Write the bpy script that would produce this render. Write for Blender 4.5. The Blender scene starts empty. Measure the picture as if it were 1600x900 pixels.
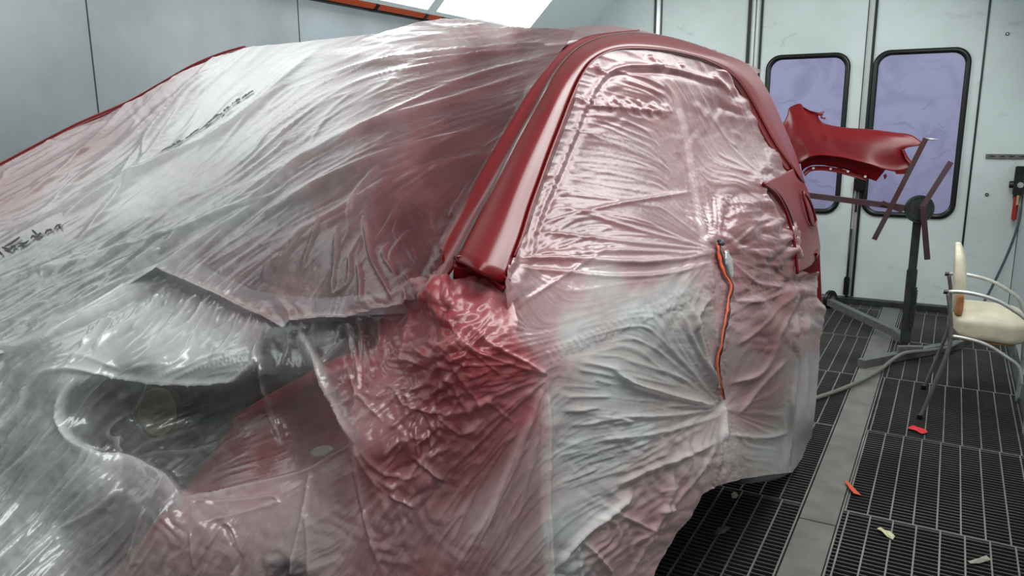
import bpy, bmesh, math, random
import numpy as np
from mathutils import Vector, Matrix

# ------------------------------------------------------------------ camera, world, exposure
SC = bpy.context.scene
COL = SC.collection
H_EYE = 1.45
F_PX, PITCH, YAW, ROLL = 1219.95, 0.20853, 0.50976, -0.0061066
_fw = np.array([-math.sin(YAW) * math.cos(PITCH), math.cos(YAW) * math.cos(PITCH), -math.sin(PITCH)])
_rt0 = np.array([math.cos(YAW), math.sin(YAW), 0.0])
_up0 = np.cross(_rt0, _fw)
_rt = _rt0 * math.cos(ROLL) + _up0 * math.sin(ROLL)
_up = -_rt0 * math.sin(ROLL) + _up0 * math.cos(ROLL)
EYE = np.array([0.0, 0.0, H_EYE])
cam_data = bpy.data.cameras.new('camera')
cam_data.sensor_width = 36.0
cam_data.lens = F_PX / 1600.0 * 36.0
cam_data.clip_start = 0.02
cam = bpy.data.objects.new('camera', cam_data)
COL.objects.link(cam)
M3 = Matrix((_rt, _up, -_fw)).transposed()
cam.matrix_world = Matrix.Translation(EYE) @ M3.to_4x4()
SC.camera = cam

world = bpy.data.worlds.new('world')
SC.world = world
world.use_nodes = True
world.node_tree.nodes['Background'].inputs[0].default_value = (0.75, 0.85, 0.9, 1)
world.node_tree.nodes['Background'].inputs[1].default_value = 0.3
LAMP_LEFT = 7.4           # emission of the tube diffusers along the left wall
LAMP_RIGHT = 7.8          # and along the right wall
SC.view_settings.view_transform = 'Standard'
SC.view_settings.look = 'None'
SC.view_settings.gamma = 1.0
SC.view_settings.use_curve_mapping = False
LAMP_DIM_L, LAMP_DIM_R = 0.25, 0.80           # the lamps at the camera's end of the booth burn dimmer
SC.view_settings.exposure = 0.0
SC.cycles.transparent_max_bounces = 16
SC.cycles.max_bounces = 8

# ------------------------------------------------------------------ sight lines: photo pixel -> point at a known real coordinate
def ray(x, y):
    return _fw + _rt * (x - 800.0) / F_PX + _up * (450.0 - y) / F_PX
def at(x, y, X=None, Y=None, Z=None):
    d = ray(x, y)
    for i, v in enumerate((X, Y, Z)):
        if v is not None:
            return EYE + d * ((v - EYE[i]) / d[i])
def depth_of(x, y, X):
    return X / ray(x, y)[0]

# ------------------------------------------------------------------ materials
def srgb(r, g, b):
    f = lambda c: (c / 255 / 12.92) if c / 255 <= 0.04045 else ((c / 255 + 0.055) / 1.055) ** 2.4
    return (f(r), f(g), f(b), 1.0)
def mat(name, col, rough=0.5, metal=0.0, spec=0.5, noise=0.0, nscale=6.0, bump=0.0, bscale=60.0, coat=0.0, dark=None):
    m = bpy.data.materials.new(name)
    m.use_nodes = True
    nt = m.node_tree
    b = nt.nodes['Principled BSDF']
    b.inputs['Roughness'].default_value = rough
    b.inputs['Metallic'].default_value = metal
    b.inputs['Specular IOR Level'].default_value = spec
    b.inputs['Coat Weight'].default_value = coat
    tc = nt.nodes.new('ShaderNodeTexCoord')
    if noise > 0:
        n = nt.nodes.new('ShaderNodeTexNoise')
        n.inputs['Scale'].default_value = nscale
        n.inputs['Detail'].default_value = 6
        nt.links.new(tc.outputs['Object'], n.inputs['Vector'])
        r = nt.nodes.new('ShaderNodeValToRGB')
        r.color_ramp.elements[0].position = 0.35
        r.color_ramp.elements[1].position = 0.65
        d = dark or tuple(c * (1 - noise) for c in col[:3]) + (1,)
        r.color_ramp.elements[0].color = d
        r.color_ramp.elements[1].color = col
        nt.links.new(n.outputs['Fac'], r.inputs['Fac'])
        nt.links.new(r.outputs['Color'], b.inputs['Base Color'])
    else:
        b.inputs['Base Color'].default_value = col
    if bump > 0:
        n2 = nt.nodes.new('ShaderNodeTexNoise')
        n2.inputs['Scale'].default_value = bscale
        n2.inputs['Detail'].default_value = 4
        nt.links.new(tc.outputs['Object'], n2.inputs['Vector'])
        bp = nt.nodes.new('ShaderNodeBump')
        bp.inputs['Strength'].default_value = bump
        bp.inputs['Distance'].default_value = 0.01
        nt.links.new(n2.outputs['Fac'], bp.inputs['Height'])
        nt.links.new(bp.outputs['Normal'], b.inputs['Normal'])
    return m

def wall_mat(name, col, rough, smear, smear_scale=2.2, low=0.35, high=0.62, spec=0.5, scuff=0.3):
    """painted sheet metal with scuffs and grey spray dust"""
    m = bpy.data.materials.new(name)
    m.use_nodes = True
    nt = m.node_tree
    b = nt.nodes['Principled BSDF']
    b.inputs['Roughness'].default_value = rough
    b.inputs['Specular IOR Level'].default_value = spec
    tc = nt.nodes.new('ShaderNodeTexCoord')
    n = nt.nodes.new('ShaderNodeTexNoise')
    n.inputs['Scale'].default_value = smear_scale
    n.inputs['Detail'].default_value = 8
    n.inputs['Roughness'].default_value = 0.6
    nt.links.new(tc.outputs['Object'], n.inputs['Vector'])
    r = nt.nodes.new('ShaderNodeValToRGB')
    r.color_ramp.elements[0].position = low
    r.color_ramp.elements[1].position = high
    r.color_ramp.elements[0].color = tuple(c * (1 - smear) for c in col[:3]) + (1,)
    r.color_ramp.elements[1].color = col
    nt.links.new(n.outputs['Fac'], r.inputs['Fac'])
    # fine dark scuffs
    mp = nt.nodes.new('ShaderNodeMapping')
    mp.inputs['Rotation'].default_value = (0.3, 0.7, 0.4)
    mp.inputs['Scale'].default_value = (2.0, 9.0, 5.0)
    nt.links.new(tc.outputs['Object'], mp.inputs['Vector'])
    n2 = nt.nodes.new('ShaderNodeTexNoise')
    n2.inputs['Scale'].default_value = 1.6
    n2.inputs['Detail'].default_value = 9
    n2.inputs['Distortion'].default_value = 1.2
    nt.links.new(mp.outputs['Vector'], n2.inputs['Vector'])
    r2 = nt.nodes.new('ShaderNodeValToRGB')
    r2.color_ramp.elements[0].position = 0.28
    r2.color_ramp.elements[1].position = 0.36
    r2.color_ramp.elements[0].color = (0.45, 0.46, 0.46, 1)
    r2.color_ramp.elements[1].color = (1, 1, 1, 1)
    nt.links.new(n2.outputs['Fac'], r2.inputs['Fac'])
    mx = nt.nodes.new('ShaderNodeMix')
    mx.data_type = 'RGBA'
    mx.blend_type = 'MULTIPLY'
    mx.inputs['Factor'].default_value = scuff
    nt.links.new(r.outputs['Color'], mx.inputs[6])
    nt.links.new(r2.outputs['Color'], mx.inputs[7])
    nt.links.new(mx.outputs[2], b.inputs['Base Color'])
    return m

def emit_mat(name, col, strength):
    m = bpy.data.materials.new(name)
    m.use_nodes = True
    nt = m.node_tree
    nt.nodes.remove(nt.nodes['Principled BSDF'])
    e = nt.nodes.new('ShaderNodeEmission')
    e.inputs[0].default_value = col
    e.inputs[1].default_value = strength
    nt.links.new(e.outputs[0], nt.nodes['Material Output'].inputs[0])
    return m

def film_mat(name):
    """thin milky masking film; attribute 'overspray': R = red paint dusted on it, G = how milky / covered it is"""
    m = bpy.data.materials.new(name)
    m.use_nodes = True
    nt = m.node_tree
    nt.nodes.remove(nt.nodes['Principled BSDF'])
    N, L = nt.nodes.new, nt.links.new
    at_ = N('ShaderNodeAttribute'); at_.attribute_name = 'overspray'
    sep = N('ShaderNodeSeparateColor'); L(at_.outputs['Color'], sep.inputs[0])
    ramp = N('ShaderNodeValToRGB')
    el = ramp.color_ramp.elements
    el[0].position = 0.0; el[0].color = (0.70, 0.71, 0.69, 1)
    el[1].position = 1.0; el[1].color = (0.075, 0.003, 0.006, 1)
    for p, c in ((0.25, (0.58, 0.37, 0.39, 1)), (0.55, (0.30, 0.095, 0.108, 1)), (0.8, (0.135, 0.017, 0.025, 1))):
        e = el.new(p); e.color = c
    L(sep.outputs[0], ramp.inputs['Fac'])
    ramp2 = N('ShaderNodeValToRGB')  # paler, more vivid copy of the film colours, mixed in by the blue channel
    el = ramp2.color_ramp.elements
    el[0].position = 0.0; el[0].color = (0.80, 0.82, 0.81, 1)
    el[1].position = 1.0; el[1].color = (0.20, 0.008, 0.014, 1)
    for p, c in ((0.25, (0.60, 0.39, 0.40, 1)), (0.55, (0.45, 0.13, 0.148, 1)), (0.8, (0.34, 0.035, 0.048, 1))):
        e = el.new(p); e.color = c
    L(sep.outputs[0], ramp2.inputs['Fac'])
    mixc = N('ShaderNodeMix'); mixc.data_type = 'RGBA'
    L(sep.outputs[2], mixc.inputs['Factor']); L(ramp.outputs['Color'], mixc.inputs[6]); L(ramp2.outputs['Color'], mixc.inputs[7])
    tc = N('ShaderNodeTexCoord')
    nz = N('ShaderNodeTexNoise'); nz.inputs['Scale'].default_value = 55; nz.inputs['Detail'].default_value = 5
    L(tc.outputs['Object'], nz.inputs['Vector'])
    bp = N('ShaderNodeBump'); bp.inputs['Strength'].default_value = 0.12; bp.inputs['Distance'].default_value = 0.01
    L(nz.outputs['Fac'], bp.inputs['Height'])
    df = N('ShaderNodeBsdfDiffuse'); tl = N('ShaderNodeBsdfTranslucent')
    L(mixc.outputs[2], df.inputs[0]); L(mixc.outputs[2], tl.inputs[0])
    L(bp.outputs['Normal'], df.inputs['Normal'])
    mdt = N('ShaderNodeMixShader'); mdt.inputs[0].default_value = 0.3
    L(df.outputs[0], mdt.inputs[1]); L(tl.outputs[0], mdt.inputs[2])
    tr = N('ShaderNodeBsdfTransparent')
    ma = N('ShaderNodeMixShader')
    L(sep.outputs[1], ma.inputs[0]); L(tr.outputs[0], ma.inputs[1]); L(mdt.outputs[0], ma.inputs[2])
    gl = N('ShaderNodeBsdfGlossy'); gl.inputs['Roughness'].default_value = 0.21
    gl.inputs[0].default_value = (1, 1, 1, 1)
    L(bp.outputs['Normal'], gl.inputs['Normal'])
    fr = N('ShaderNodeFresnel'); fr.inputs['IOR'].default_value = 1.55
    L(bp.outputs['Normal'], fr.inputs['Normal'])
    mul = N('ShaderNodeMath'); mul.operation = 'MULTIPLY_ADD'
    mul.inputs[1].default_value = 1.0; mul.inputs[2].default_value = 0.045
    L(fr.outputs[0], mul.inputs[0])
    # dusted paint is matt: less and broader sheen where it landed
    rr = N('ShaderNodeMath'); rr.operation = 'MULTIPLY_ADD'; rr.inputs[1].default_value = 0.20; rr.inputs[2].default_value = 0.20
    L(sep.outputs[0], rr.inputs[0]); L(rr.outputs[0], gl.inputs['Roughness'])
    sh = N('ShaderNodeMath'); sh.operation = 'MULTIPLY_ADD'; sh.inputs[1].default_value = -0.45; sh.inputs[2].default_value = 1.0
    L(sep.outputs[0], sh.inputs[0])
    m2 = N('ShaderNodeMath'); m2.operation = 'MULTIPLY'
    L(mul.outputs[0], m2.inputs[0]); L(sh.outputs[0], m2.inputs[1])
    mg = N('ShaderNodeMixShader')
    L(m2.outputs[0], mg.inputs[0]); L(ma.outputs[0], mg.inputs[1]); L(gl.outputs[0], mg.inputs[2])
    L(mg.outputs[0], nt.nodes['Material Output'].inputs[0])
    return m

MT = {}
MT['film'] = film_mat('masking_film')
MT['paint'] = mat('red_basecoat', srgb(104, 5, 13), rough=0.29, spec=0.42, bump=0.02, bscale=400)
MT['paint_under'] = mat('red_inner_paint', srgb(140, 28, 38), rough=0.5)
MT['black'] = mat('black_rubber', (0.006, 0.006, 0.007, 1), rough=0.35)
MT['dark'] = mat('dark_interior', (0.012, 0.013, 0.014, 1), rough=0.6, noise=0.4)
MT['door'] = mat('grey_door_skin', (0.16, 0.17, 0.17, 1), rough=0.6, noise=0.5, nscale=4)
MT['glass_dark'] = mat('dark_glass', (0.010, 0.010, 0.012, 1), rough=0.2)
MT['steel'] = mat('dull_steel', (0.20, 0.20, 0.19, 1), rough=0.45, metal=0.6, noise=0.35, nscale=18)
MT['dark_steel'] = mat('sprayed_dark_steel', (0.045, 0.05, 0.05, 1), rough=0.5, metal=0.3, noise=0.5, nscale=14)
MT['oversprayed_steel'] = mat('overspray_steel', (0.05, 0.03, 0.034, 1), rough=0.5, noise=0.5, nscale=9, dark=(0.055, 0.010, 0.015, 1))
MT['tube'] = mat('silver_tube', (0.62, 0.62, 0.60, 1), rough=0.35, metal=0.5, noise=0.25, nscale=25)
MT['grey_tube'] = mat('dusty_grey_tube', (0.19, 0.19, 0.185, 1), rough=0.5, metal=0.3, noise=0.3, nscale=25)
MT['vinyl'] = mat('cream_vinyl', srgb(214, 206, 182), rough=0.55, noise=0.22, nscale=14, bump=0.15, bscale=40)
MT['foam'] = mat('orange_foam', srgb(196, 130, 84), rough=0.9, noise=0.35, nscale=30)
MT['hose'] = mat('grey_hose', srgb(112, 112, 106), rough=0.6, noise=0.2, nscale=20)
MT['air_hose'] = mat('blue_grey_hose', srgb(84, 92, 98), rough=0.5)
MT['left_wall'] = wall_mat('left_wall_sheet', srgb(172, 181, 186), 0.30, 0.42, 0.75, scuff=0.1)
MT['wall'] = wall_mat('white_wall_sheet', srgb(218, 228, 227), 0.42, 0.14, 1.5)
MT['door_leaf'] = wall_mat('white_door_leaf', srgb(220, 230, 229), 0.40, 0.16, 1.6)
MT['ceiling'] = mat('ceiling_filter', (0.78, 0.80, 0.79, 1), rough=0.9, bump=0.1)
MT['seam'] = mat('black_seal', (0.008, 0.008, 0.009, 1), rough=0.4)
MT['alu'] = mat('aluminium_profile', (0.55, 0.58, 0.58, 1), rough=0.35, metal=0.6)
MT['orange'] = mat('orange_strip', srgb(205, 84, 40), rough=0.5, noise=0.15, nscale=8)
MT['orange_tape'] = mat('orange_tape', srgb(215, 84, 42), rough=0.5)
MT['frame'] = mat('lamp_frame', srgb(228, 240, 242), rough=0.4)
MT['grate'] = mat('galvanised_grating', (0.24, 0.245, 0.225, 1), rough=0.45, metal=0.35, noise=0.3, nscale=5)
MT['bar'] = mat('grimy_bar_side', (0.018, 0.018, 0.018, 1), rough=0.8)  # near-black sides: the shade between the bars is put into the colour
MT['bar_top'] = mat('worn_bar_top', (0.17, 0.173, 0.16, 1), rough=0.5, metal=0.3, noise=0.45, nscale=2.5)  # paler than the sides: light catching the bar tops is painted in
MT['pit'] = mat('dark_pit', (0.004, 0.004, 0.005, 1), rough=0.9)
MT['strip'] = mat('taped_strip', (0.17, 0.168, 0.15, 1), rough=0.55, noise=0.28, nscale=9, bump=0.3, bscale=16)
MT['red_tape'] = mat('red_scrap', srgb(228, 44, 52), rough=0.4, noise=0.2, nscale=40)
MT['yellow_tape'] = mat('yellowed_scrap', srgb(224, 220, 176), rough=0.5, noise=0.3, nscale=60)
MT['grey_tape'] = mat('grey_scrap', srgb(176, 172, 156), rough=0.5, noise=0.25, nscale=50)
MT['silver_tape'] = mat('silver_foil_tape', (0.5, 0.51, 0.5, 1), rough=0.35, metal=0.6, bump=0.3, bscale=60)
MT['red_bowl'] = mat('red_filter_bowl', srgb(170, 46, 40), rough=0.4)
MT['brass'] = mat('brass_fitting', (0.55, 0.42, 0.2, 1), rough=0.3, metal=0.9)
MT['ink'] = mat('black_print', (0.008, 0.008, 0.009, 1), rough=0.5)
MT['lamp_rim'] = mat('dull_housing_rim', srgb(64, 66, 50), rough=0.6)  # dim outer ring, paints in the soft blur seen through the film
MT['lamp_yellow'] = mat('yellow_housing', srgb(112, 112, 70), rough=0.5)
MT['pale_metal'] = mat('pale_bracket', srgb(200, 208, 188), rough=0.4, metal=0.3)

def pane_mat():
    m = bpy.data.materials.new('violet_pane')
    m.use_nodes = True
    nt = m.node_tree
    b = nt.nodes['Principled BSDF']
    b.inputs['Roughness'].default_value = 0.25
    tc = nt.nodes.new('ShaderNodeTexCoord')
    n = nt.nodes.new('ShaderNodeTexNoise'); n.inputs['Scale'].default_value = 3.2
    n.inputs['Detail'].default_value = 7; n.inputs['Distortion'].default_value = 1.4
    nt.links.new(tc.outputs['Object'], n.inputs['Vector'])
    r = nt.nodes.new('ShaderNodeValToRGB')
    r.color_ramp.elements[0].position = 0.32; r.color_ramp.elements[0].color = srgb(150, 148, 186)
    r.color_ramp.elements[1].position = 0.55; r.color_ramp.elements[1].color = srgb(166, 164, 202)
    nt.links.new(n.outputs['Fac'], r.inputs['Fac'])
    nt.links.new(r.outputs['Color'], b.inputs['Base Color'])
    return m
MT['pane'] = pane_mat()
MT['smudge'] = mat('smudged_dust', srgb(146, 144, 183), rough=0.5)

# ------------------------------------------------------------------ object helpers
def link(name, me, m=None, parent=None, smooth=False):
    o = bpy.data.objects.new(name, me)
    COL.objects.link(o)
    if m is not None:
        me.materials.append(MT[m] if isinstance(m, str) else m)
    if smooth:
        me.polygons.foreach_set('use_smooth', [True] * len(me.polygons))
    if parent is not None:
        o.parent = parent
        o.matrix_parent_inverse = Matrix.Translation(-Vector(parent.location))
    return o
def mesh_obj(name, verts, faces, m, parent=None, smooth=False):
    me = bpy.data.meshes.new(name)
    me.from_pydata([tuple(map(float, v)) for v in verts], [], [tuple(map(int, f)) for f in faces])
    me.update()
    return link(name, me, m, parent, smooth)
def bm_obj(name, bm, m, parent=None, smooth=False):
    bmesh.ops.recalc_face_normals(bm, faces=bm.faces)
    me = bpy.data.meshes.new(name)
    bm.to_mesh(me); bm.free()
    return link(name, me, m, parent, smooth)
def tag(o, label, cat, group=None, kind=None):
    o['label'] = label; o['category'] = cat
    if group: o['group'] = group
    if kind: o['kind'] = kind
    return o
def structure(o, label=None):
    o['kind'] = 'structure'
    if label: o['label'] = label
    return o
def thing(name, label, cat, loc, group=None):
    o = bpy.data.objects.new(name, None)
    COL.objects.link(o)
    o.location = Vector([float(c) for c in loc])
    o.empty_display_size = 0.1
    bpy.context.view_layer.update()
    return tag(o, label, cat, group)
def add_box(bm, lo, hi):
    lo = [float(c) for c in lo]; hi = [float(c) for c in hi]
    vs = [bm.verts.new((x, y, z)) for x in (lo[0], hi[0]) for y in (lo[1], hi[1]) for z in (lo[2], hi[2])]
    for f in ((0, 1, 3, 2), (4, 6, 7, 5), (0, 4, 5, 1), (2, 3, 7, 6), (0, 2, 6, 4), (1, 5, 7, 3)):
        bm.faces.new([vs[i] for i in f])
def box(name, lo, hi, m, parent=None, bevel=0.0):
    bm = bmesh.new()
    add_box(bm, lo, hi)
    if bevel:
        bmesh.ops.bevel(bm, geom=list(bm.edges), offset=bevel, segments=2, affect='EDGES')
    return bm_obj(name, bm, m, parent)
def catmull(pts, n):
    P = np.array(pts, float)
    if len(P) == 2:
        return P[0] + (P[1] - P[0]) * np.linspace(0, 1, n)[:, None]
    d = np.linalg.norm(np.diff(P[:, :2], axis=0), axis=1) if P.shape[1] > 1 else np.ones(len(P) - 1)
    s = np.concatenate([[0], np.cumsum(np.maximum(d, 1e-6))])
    u = np.linspace(0, s[-1], n)
    T = np.zeros_like(P)
    T[1:-1] = (P[2:] - P[:-2]) / (s[2:] - s[:-2])[:, None]
    T[0] = (P[1] - P[0]) / (s[1] - s[0]); T[-1] = (P[-1] - P[-2]) / (s[-1] - s[-2])
    k = np.clip(np.searchsorted(s, u, side='right') - 1, 0, len(P) - 2)
    h = (s[k + 1] - s[k])[:, None]; t = ((u - s[k])[:, None]) / h
    return ((2 * t**3 - 3 * t**2 + 1) * P[k] + (t**3 - 2 * t**2 + t) * h * T[k] + (-2 * t**3 + 3 * t**2) * P[k + 1] + (t**3 - t**2) * h * T[k + 1])
def catmull3(pts, n):
    P = np.array(pts, float)
    if len(P) == 2:
        return P[0] + (P[1] - P[0]) * np.linspace(0, 1, n)[:, None]
    d = np.linalg.norm(np.diff(P, axis=0), axis=1)
    s = np.concatenate([[0], np.cumsum(np.maximum(d, 1e-6))])
    Q = []
    T = np.zeros_like(P)
    T[1:-1] = (P[2:] - P[:-2]) / (s[2:] - s[:-2])[:, None]
    T[0] = (P[1] - P[0]) / (s[1] - s[0]); T[-1] = (P[-1] - P[-2]) / (s[-1] - s[-2])
    u = np.linspace(0, s[-1], n)
    k = np.clip(np.searchsorted(s, u, side='right') - 1, 0, len(P) - 2)
    h = (s[k + 1] - s[k])[:, None]; t = ((u - s[k])[:, None]) / h
    return ((2 * t**3 - 3 * t**2 + 1) * P[k] + (t**3 - 2 * t**2 + t) * h * T[k] + (-2 * t**3 + 3 * t**2) * P[k + 1] + (t**3 - t**2) * h * T[k + 1])
def add_tube(bm, pts, r, seg=10, smooth_n=0, square=False):
    P = catmull3(pts, smooth_n) if smooth_n else np.array(pts, float)
    R = np.full(len(P), r) if np.isscalar(r) else np.interp(np.linspace(0, 1, len(P)), np.linspace(0, 1, len(r)), r)
    if square: seg = 4
    rings = []
    prev = None
    for i in range(len(P)):
        t = P[min(i + 1, len(P) - 1)] - P[max(i - 1, 0)]
        t = t / (np.linalg.norm(t) + 1e-12)
        if prev is None:
            a = np.array([0, 0, 1.0]) if abs(t[2]) < 0.9 else np.array([1.0, 0, 0])
        else:
            a = prev
        n = a - t * (a @ t); n /= np.linalg.norm(n) + 1e-12
        prev = n
        b = np.cross(t, n)
        off = math.pi / 4 if square else 0
        k = math.sqrt(2) if square else 1
        rings.append([bm.verts.new(P[i] + R[i] * k * (n * math.cos(off + 2 * math.pi * j / seg) + b * math.sin(off + 2 * math.pi * j / seg))) for j in range(seg)])
    for i in range(len(rings) - 1):
        for j in range(seg):
            bm.faces.new((rings[i][j], rings[i][(j + 1) % seg], rings[i + 1][(j + 1) % seg], rings[i + 1][j]))
    bm.faces.new(rings[0][::-1]); bm.faces.new(rings[-1])
def tube(name, pts, r, m, parent=None, seg=10, smooth_n=0, square=False):
    bm = bmesh.new()
    add_tube(bm, pts, r, seg, smooth_n, square)
    return bm_obj(name, bm, m, parent, smooth=not square)
def add_cyl(bm, c, axis, r, h, seg=24, r2=None):
    c = np.array(c, float); axis = np.array(axis, float); axis /= np.linalg.norm(axis)
    add_tube(bm, [c - axis * h / 2, c + axis * h / 2], [r, r if r2 is None else r2], seg)
def cyl(name, c, axis, r, h, m, parent=None, seg=24, bevel=0.0):
    bm = bmesh.new(); add_cyl(bm, c, axis, r, h, seg)
    if bevel:
        bmesh.ops.bevel(bm, geom=[e for e in bm.edges if len(e.link_faces) == 2 and any(len(f.verts) > 4 for f in e.link_faces)], offset=bevel, segments=2, affect='EDGES')
    return bm_obj(name, bm, m, parent)
def rounded_rect(cx, cz, w, h, r, n=8):
    pts = []
    for k, (sx, sz) in enumerate(((1, 1), (-1, 1), (-1, -1), (1, -1))):
        for i in range(n + 1):
            a = math.pi / 2 * (k + i / n)
            pts.append((cx + sx * (w / 2 - r) + r * math.cos(a), cz + sz * (h / 2 - r) + r * math.sin(a)))
    return pts
def solid(o, th, offset=-1.0):
    md = o.modifiers.new('thickness', 'SOLIDIFY'); md.thickness = th; md.offset = offset
    return o

# ------------------------------------------------------------------ the booth
YE = 6.781               # folding doors (end wall)
XL, XR = -3.13, 0.47     # side walls
YB = -1.6                # wall behind
ZT = 2.108               # top of the vertical walls, the lamp slope starts here
ZC = 2.85
GX1, GX2 = -0.372, -0.246

bm = bmesh.new()
# 0.0765 m rod pitch along the booth, 0.0262 m bar pitch across
def grate_panel(bm, x0, x1, y0, y1, rods):
    e = 0.006
    for (a, b) in ((x0, x0 + e), (x1 - e, x1)):
        add_box(bm, (a, y0, -0.03), (b, y1, 0.0))
    for x in rods:
        if x0 + 0.012 < x < x1 - 0.012:
            add_box(bm, (x - 0.0028, y0, -0.012), (x + 0.0028, y1, 0.0))
    return
rods_bm, bars_bm, caps_bm = bm, bmesh.new(), bmesh.new()
k0 = 0.0767
yy = -1.5
i = 0
while yy < YE - 0.06:
    y1 = min(yy + 0.9, YE - 0.05)
    sh = 0.004 * ((i * 7) % 5 - 2)
    grate_panel(rods_bm, GX2 + 0.004, XR - 0.05, yy, y1 - 0.004, [-0.145 + sh + k0 * q for q in range(-1, 9)])
    xx = GX1 - 0.004
    for c in range(3):
        x0 = max(xx - 0.92, XL + 0.03)
        grate_panel(rods_bm, x0, xx - 0.003, yy - 0.02, y1 - 0.024, [xx - 0.083 - k0 * q + sh for q in range(0, 12)])
        xx = x0
    yy += 0.9
    i += 1
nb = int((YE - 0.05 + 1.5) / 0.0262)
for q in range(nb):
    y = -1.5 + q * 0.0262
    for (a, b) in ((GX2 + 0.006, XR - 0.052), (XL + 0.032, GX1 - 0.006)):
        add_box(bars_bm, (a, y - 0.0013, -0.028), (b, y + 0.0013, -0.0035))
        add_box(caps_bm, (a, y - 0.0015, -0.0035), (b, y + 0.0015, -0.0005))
for q in range(10):
    for (a, b, o_) in ((GX2 + 0.006, XR - 0.052, 0.0), (XL + 0.03, GX1 - 0.006, -0.02)):
        y = -1.5 + 0.9 * q + o_
        if y < YE - 0.1:
            add_box(rods_bm, (a, y - 0.0045, -0.03), (b, y + 0.0015, 0.0005))
structure(bm_obj('floor', rods_bm, 'grate'))
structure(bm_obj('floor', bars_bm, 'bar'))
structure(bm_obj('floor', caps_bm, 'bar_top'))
structure(box('floor', (XL - 0.1, YB - 0.1, -0.62), (XR + 0.1, YE + 0.1, -0.6), 'pit'))
# grey covered strip down the lane, two lengths
s1 = box('trim_1', (GX1, YB, -0.03), (GX2, 2.846, 0.004), 'strip', bevel=0.0015); structure(s1)
s2 = box('trim_2', (GX1, 2.852, -0.03), (GX2, YE - 0.09, 0.004), 'strip', bevel=0.0015); structure(s2)
structure(box('trim_3', (XL, YE - 0.085, -0.03), (XR, YE, 0.045), 'dark_steel'))
structure(box('trim_4', (XR - 0.05, YB, -0.03), (XR, YE, 0.03), 'dark_steel', bevel=0.004))
# side walls with panel joints
structure(box('wall_left', (XL - 0.06, YB, -0.6), (XL, YE, ZT), 'left_wall'))
structure(box('wall_right', (XR, YB, -0.6), (XR + 0.06, YE, ZT), 'wall'))
structure(box('wall_back', (XL, YB - 0.06, -0.6), (XR, YB, ZC), 'wall'))
structure(box('ceiling', (XL - 0.1, YB - 0.1, ZC), (XR + 0.1, YE + 0.1, ZC + 0.05), 'ceiling'))
n_trim = 5
yj = at(143, 80, X=XL)[1]
for y in (yj, yj + 1.2, yj + 2.4, yj - 1.2):
    structure(box('trim_%d' % n_trim, (XL, y - 0.0022, 0.0), (XL + 0.0025, y + 0.0022, ZT), 'dark_steel')); n_trim += 1
structure(box('trim_%d' % n_trim, (XL - 0.01, YB, ZT), (XL + 0.014, YE, ZT + 0.012), 'dark_steel', bevel=0.002)); n_trim += 1
# end wall: four tall leaves
def end_x(px, py): return at(px, py, Y=YE)[0]
leaf_x = [XL, end_x(1028, 20), end_x(1181, 20), end_x(1358, 60), end_x(1547, 0) + 0.0, XR]
for k in range(5):
    a, b = leaf_x[k], leaf_x[k + 1]
    g = 0.004
    nm = 'door_%d' % (k + 1) if 0 < k < 4 else ('wall_end' if k == 0 else 'wall_end_right')
    o = box(nm, (a + g, YE, 0.02), (b - g, YE + 0.05, ZC), 'door_leaf' if 0 < k < 4 else 'wall', bevel=0.003)
    structure(o)
structure(box('wall_outer', (XL - 0.1, YE + 0.055, -0.6), (XR + 0.1, YE + 0.07, ZC), 'seam'))
# black seals and aluminium profiles between the leaves
def seal(x, w, m, z0=0.05, proud=0.012):
    global n_trim
    structure(box('trim_%d' % n_trim, (x - w / 2, YE - proud, z0), (x + w / 2, YE + 0.003, ZC), m, bevel=0.002)); n_trim += 1
for px, py, w, m, pr in ((898, 20, 0.008, 'seam', 0.006), (1024, 20, 0.016, 'seam', 0.012), (1034, 20, 0.012, 'seam', 0.008), (1029, 20, 0.03, 'alu', 0.006),
                         (1172, 20, 0.026, 'seam', 0.014), (1179, 20, 0.022, 'alu', 0.008), (1191, 20, 0.018, 'seam', 0.012), (1185, 20, 0.022, 'alu', 0.007),
                         (1354, 60, 0.006, 'seam', 0.008), (1366, 60, 0.018, 'seam', 0.012), (1360, 60, 0.03, 'alu', 0.008), (1548, 0, 0.012, 'seam', 0.006)):
    seal(end_x(px, py), w, m, proud=pr)
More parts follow.
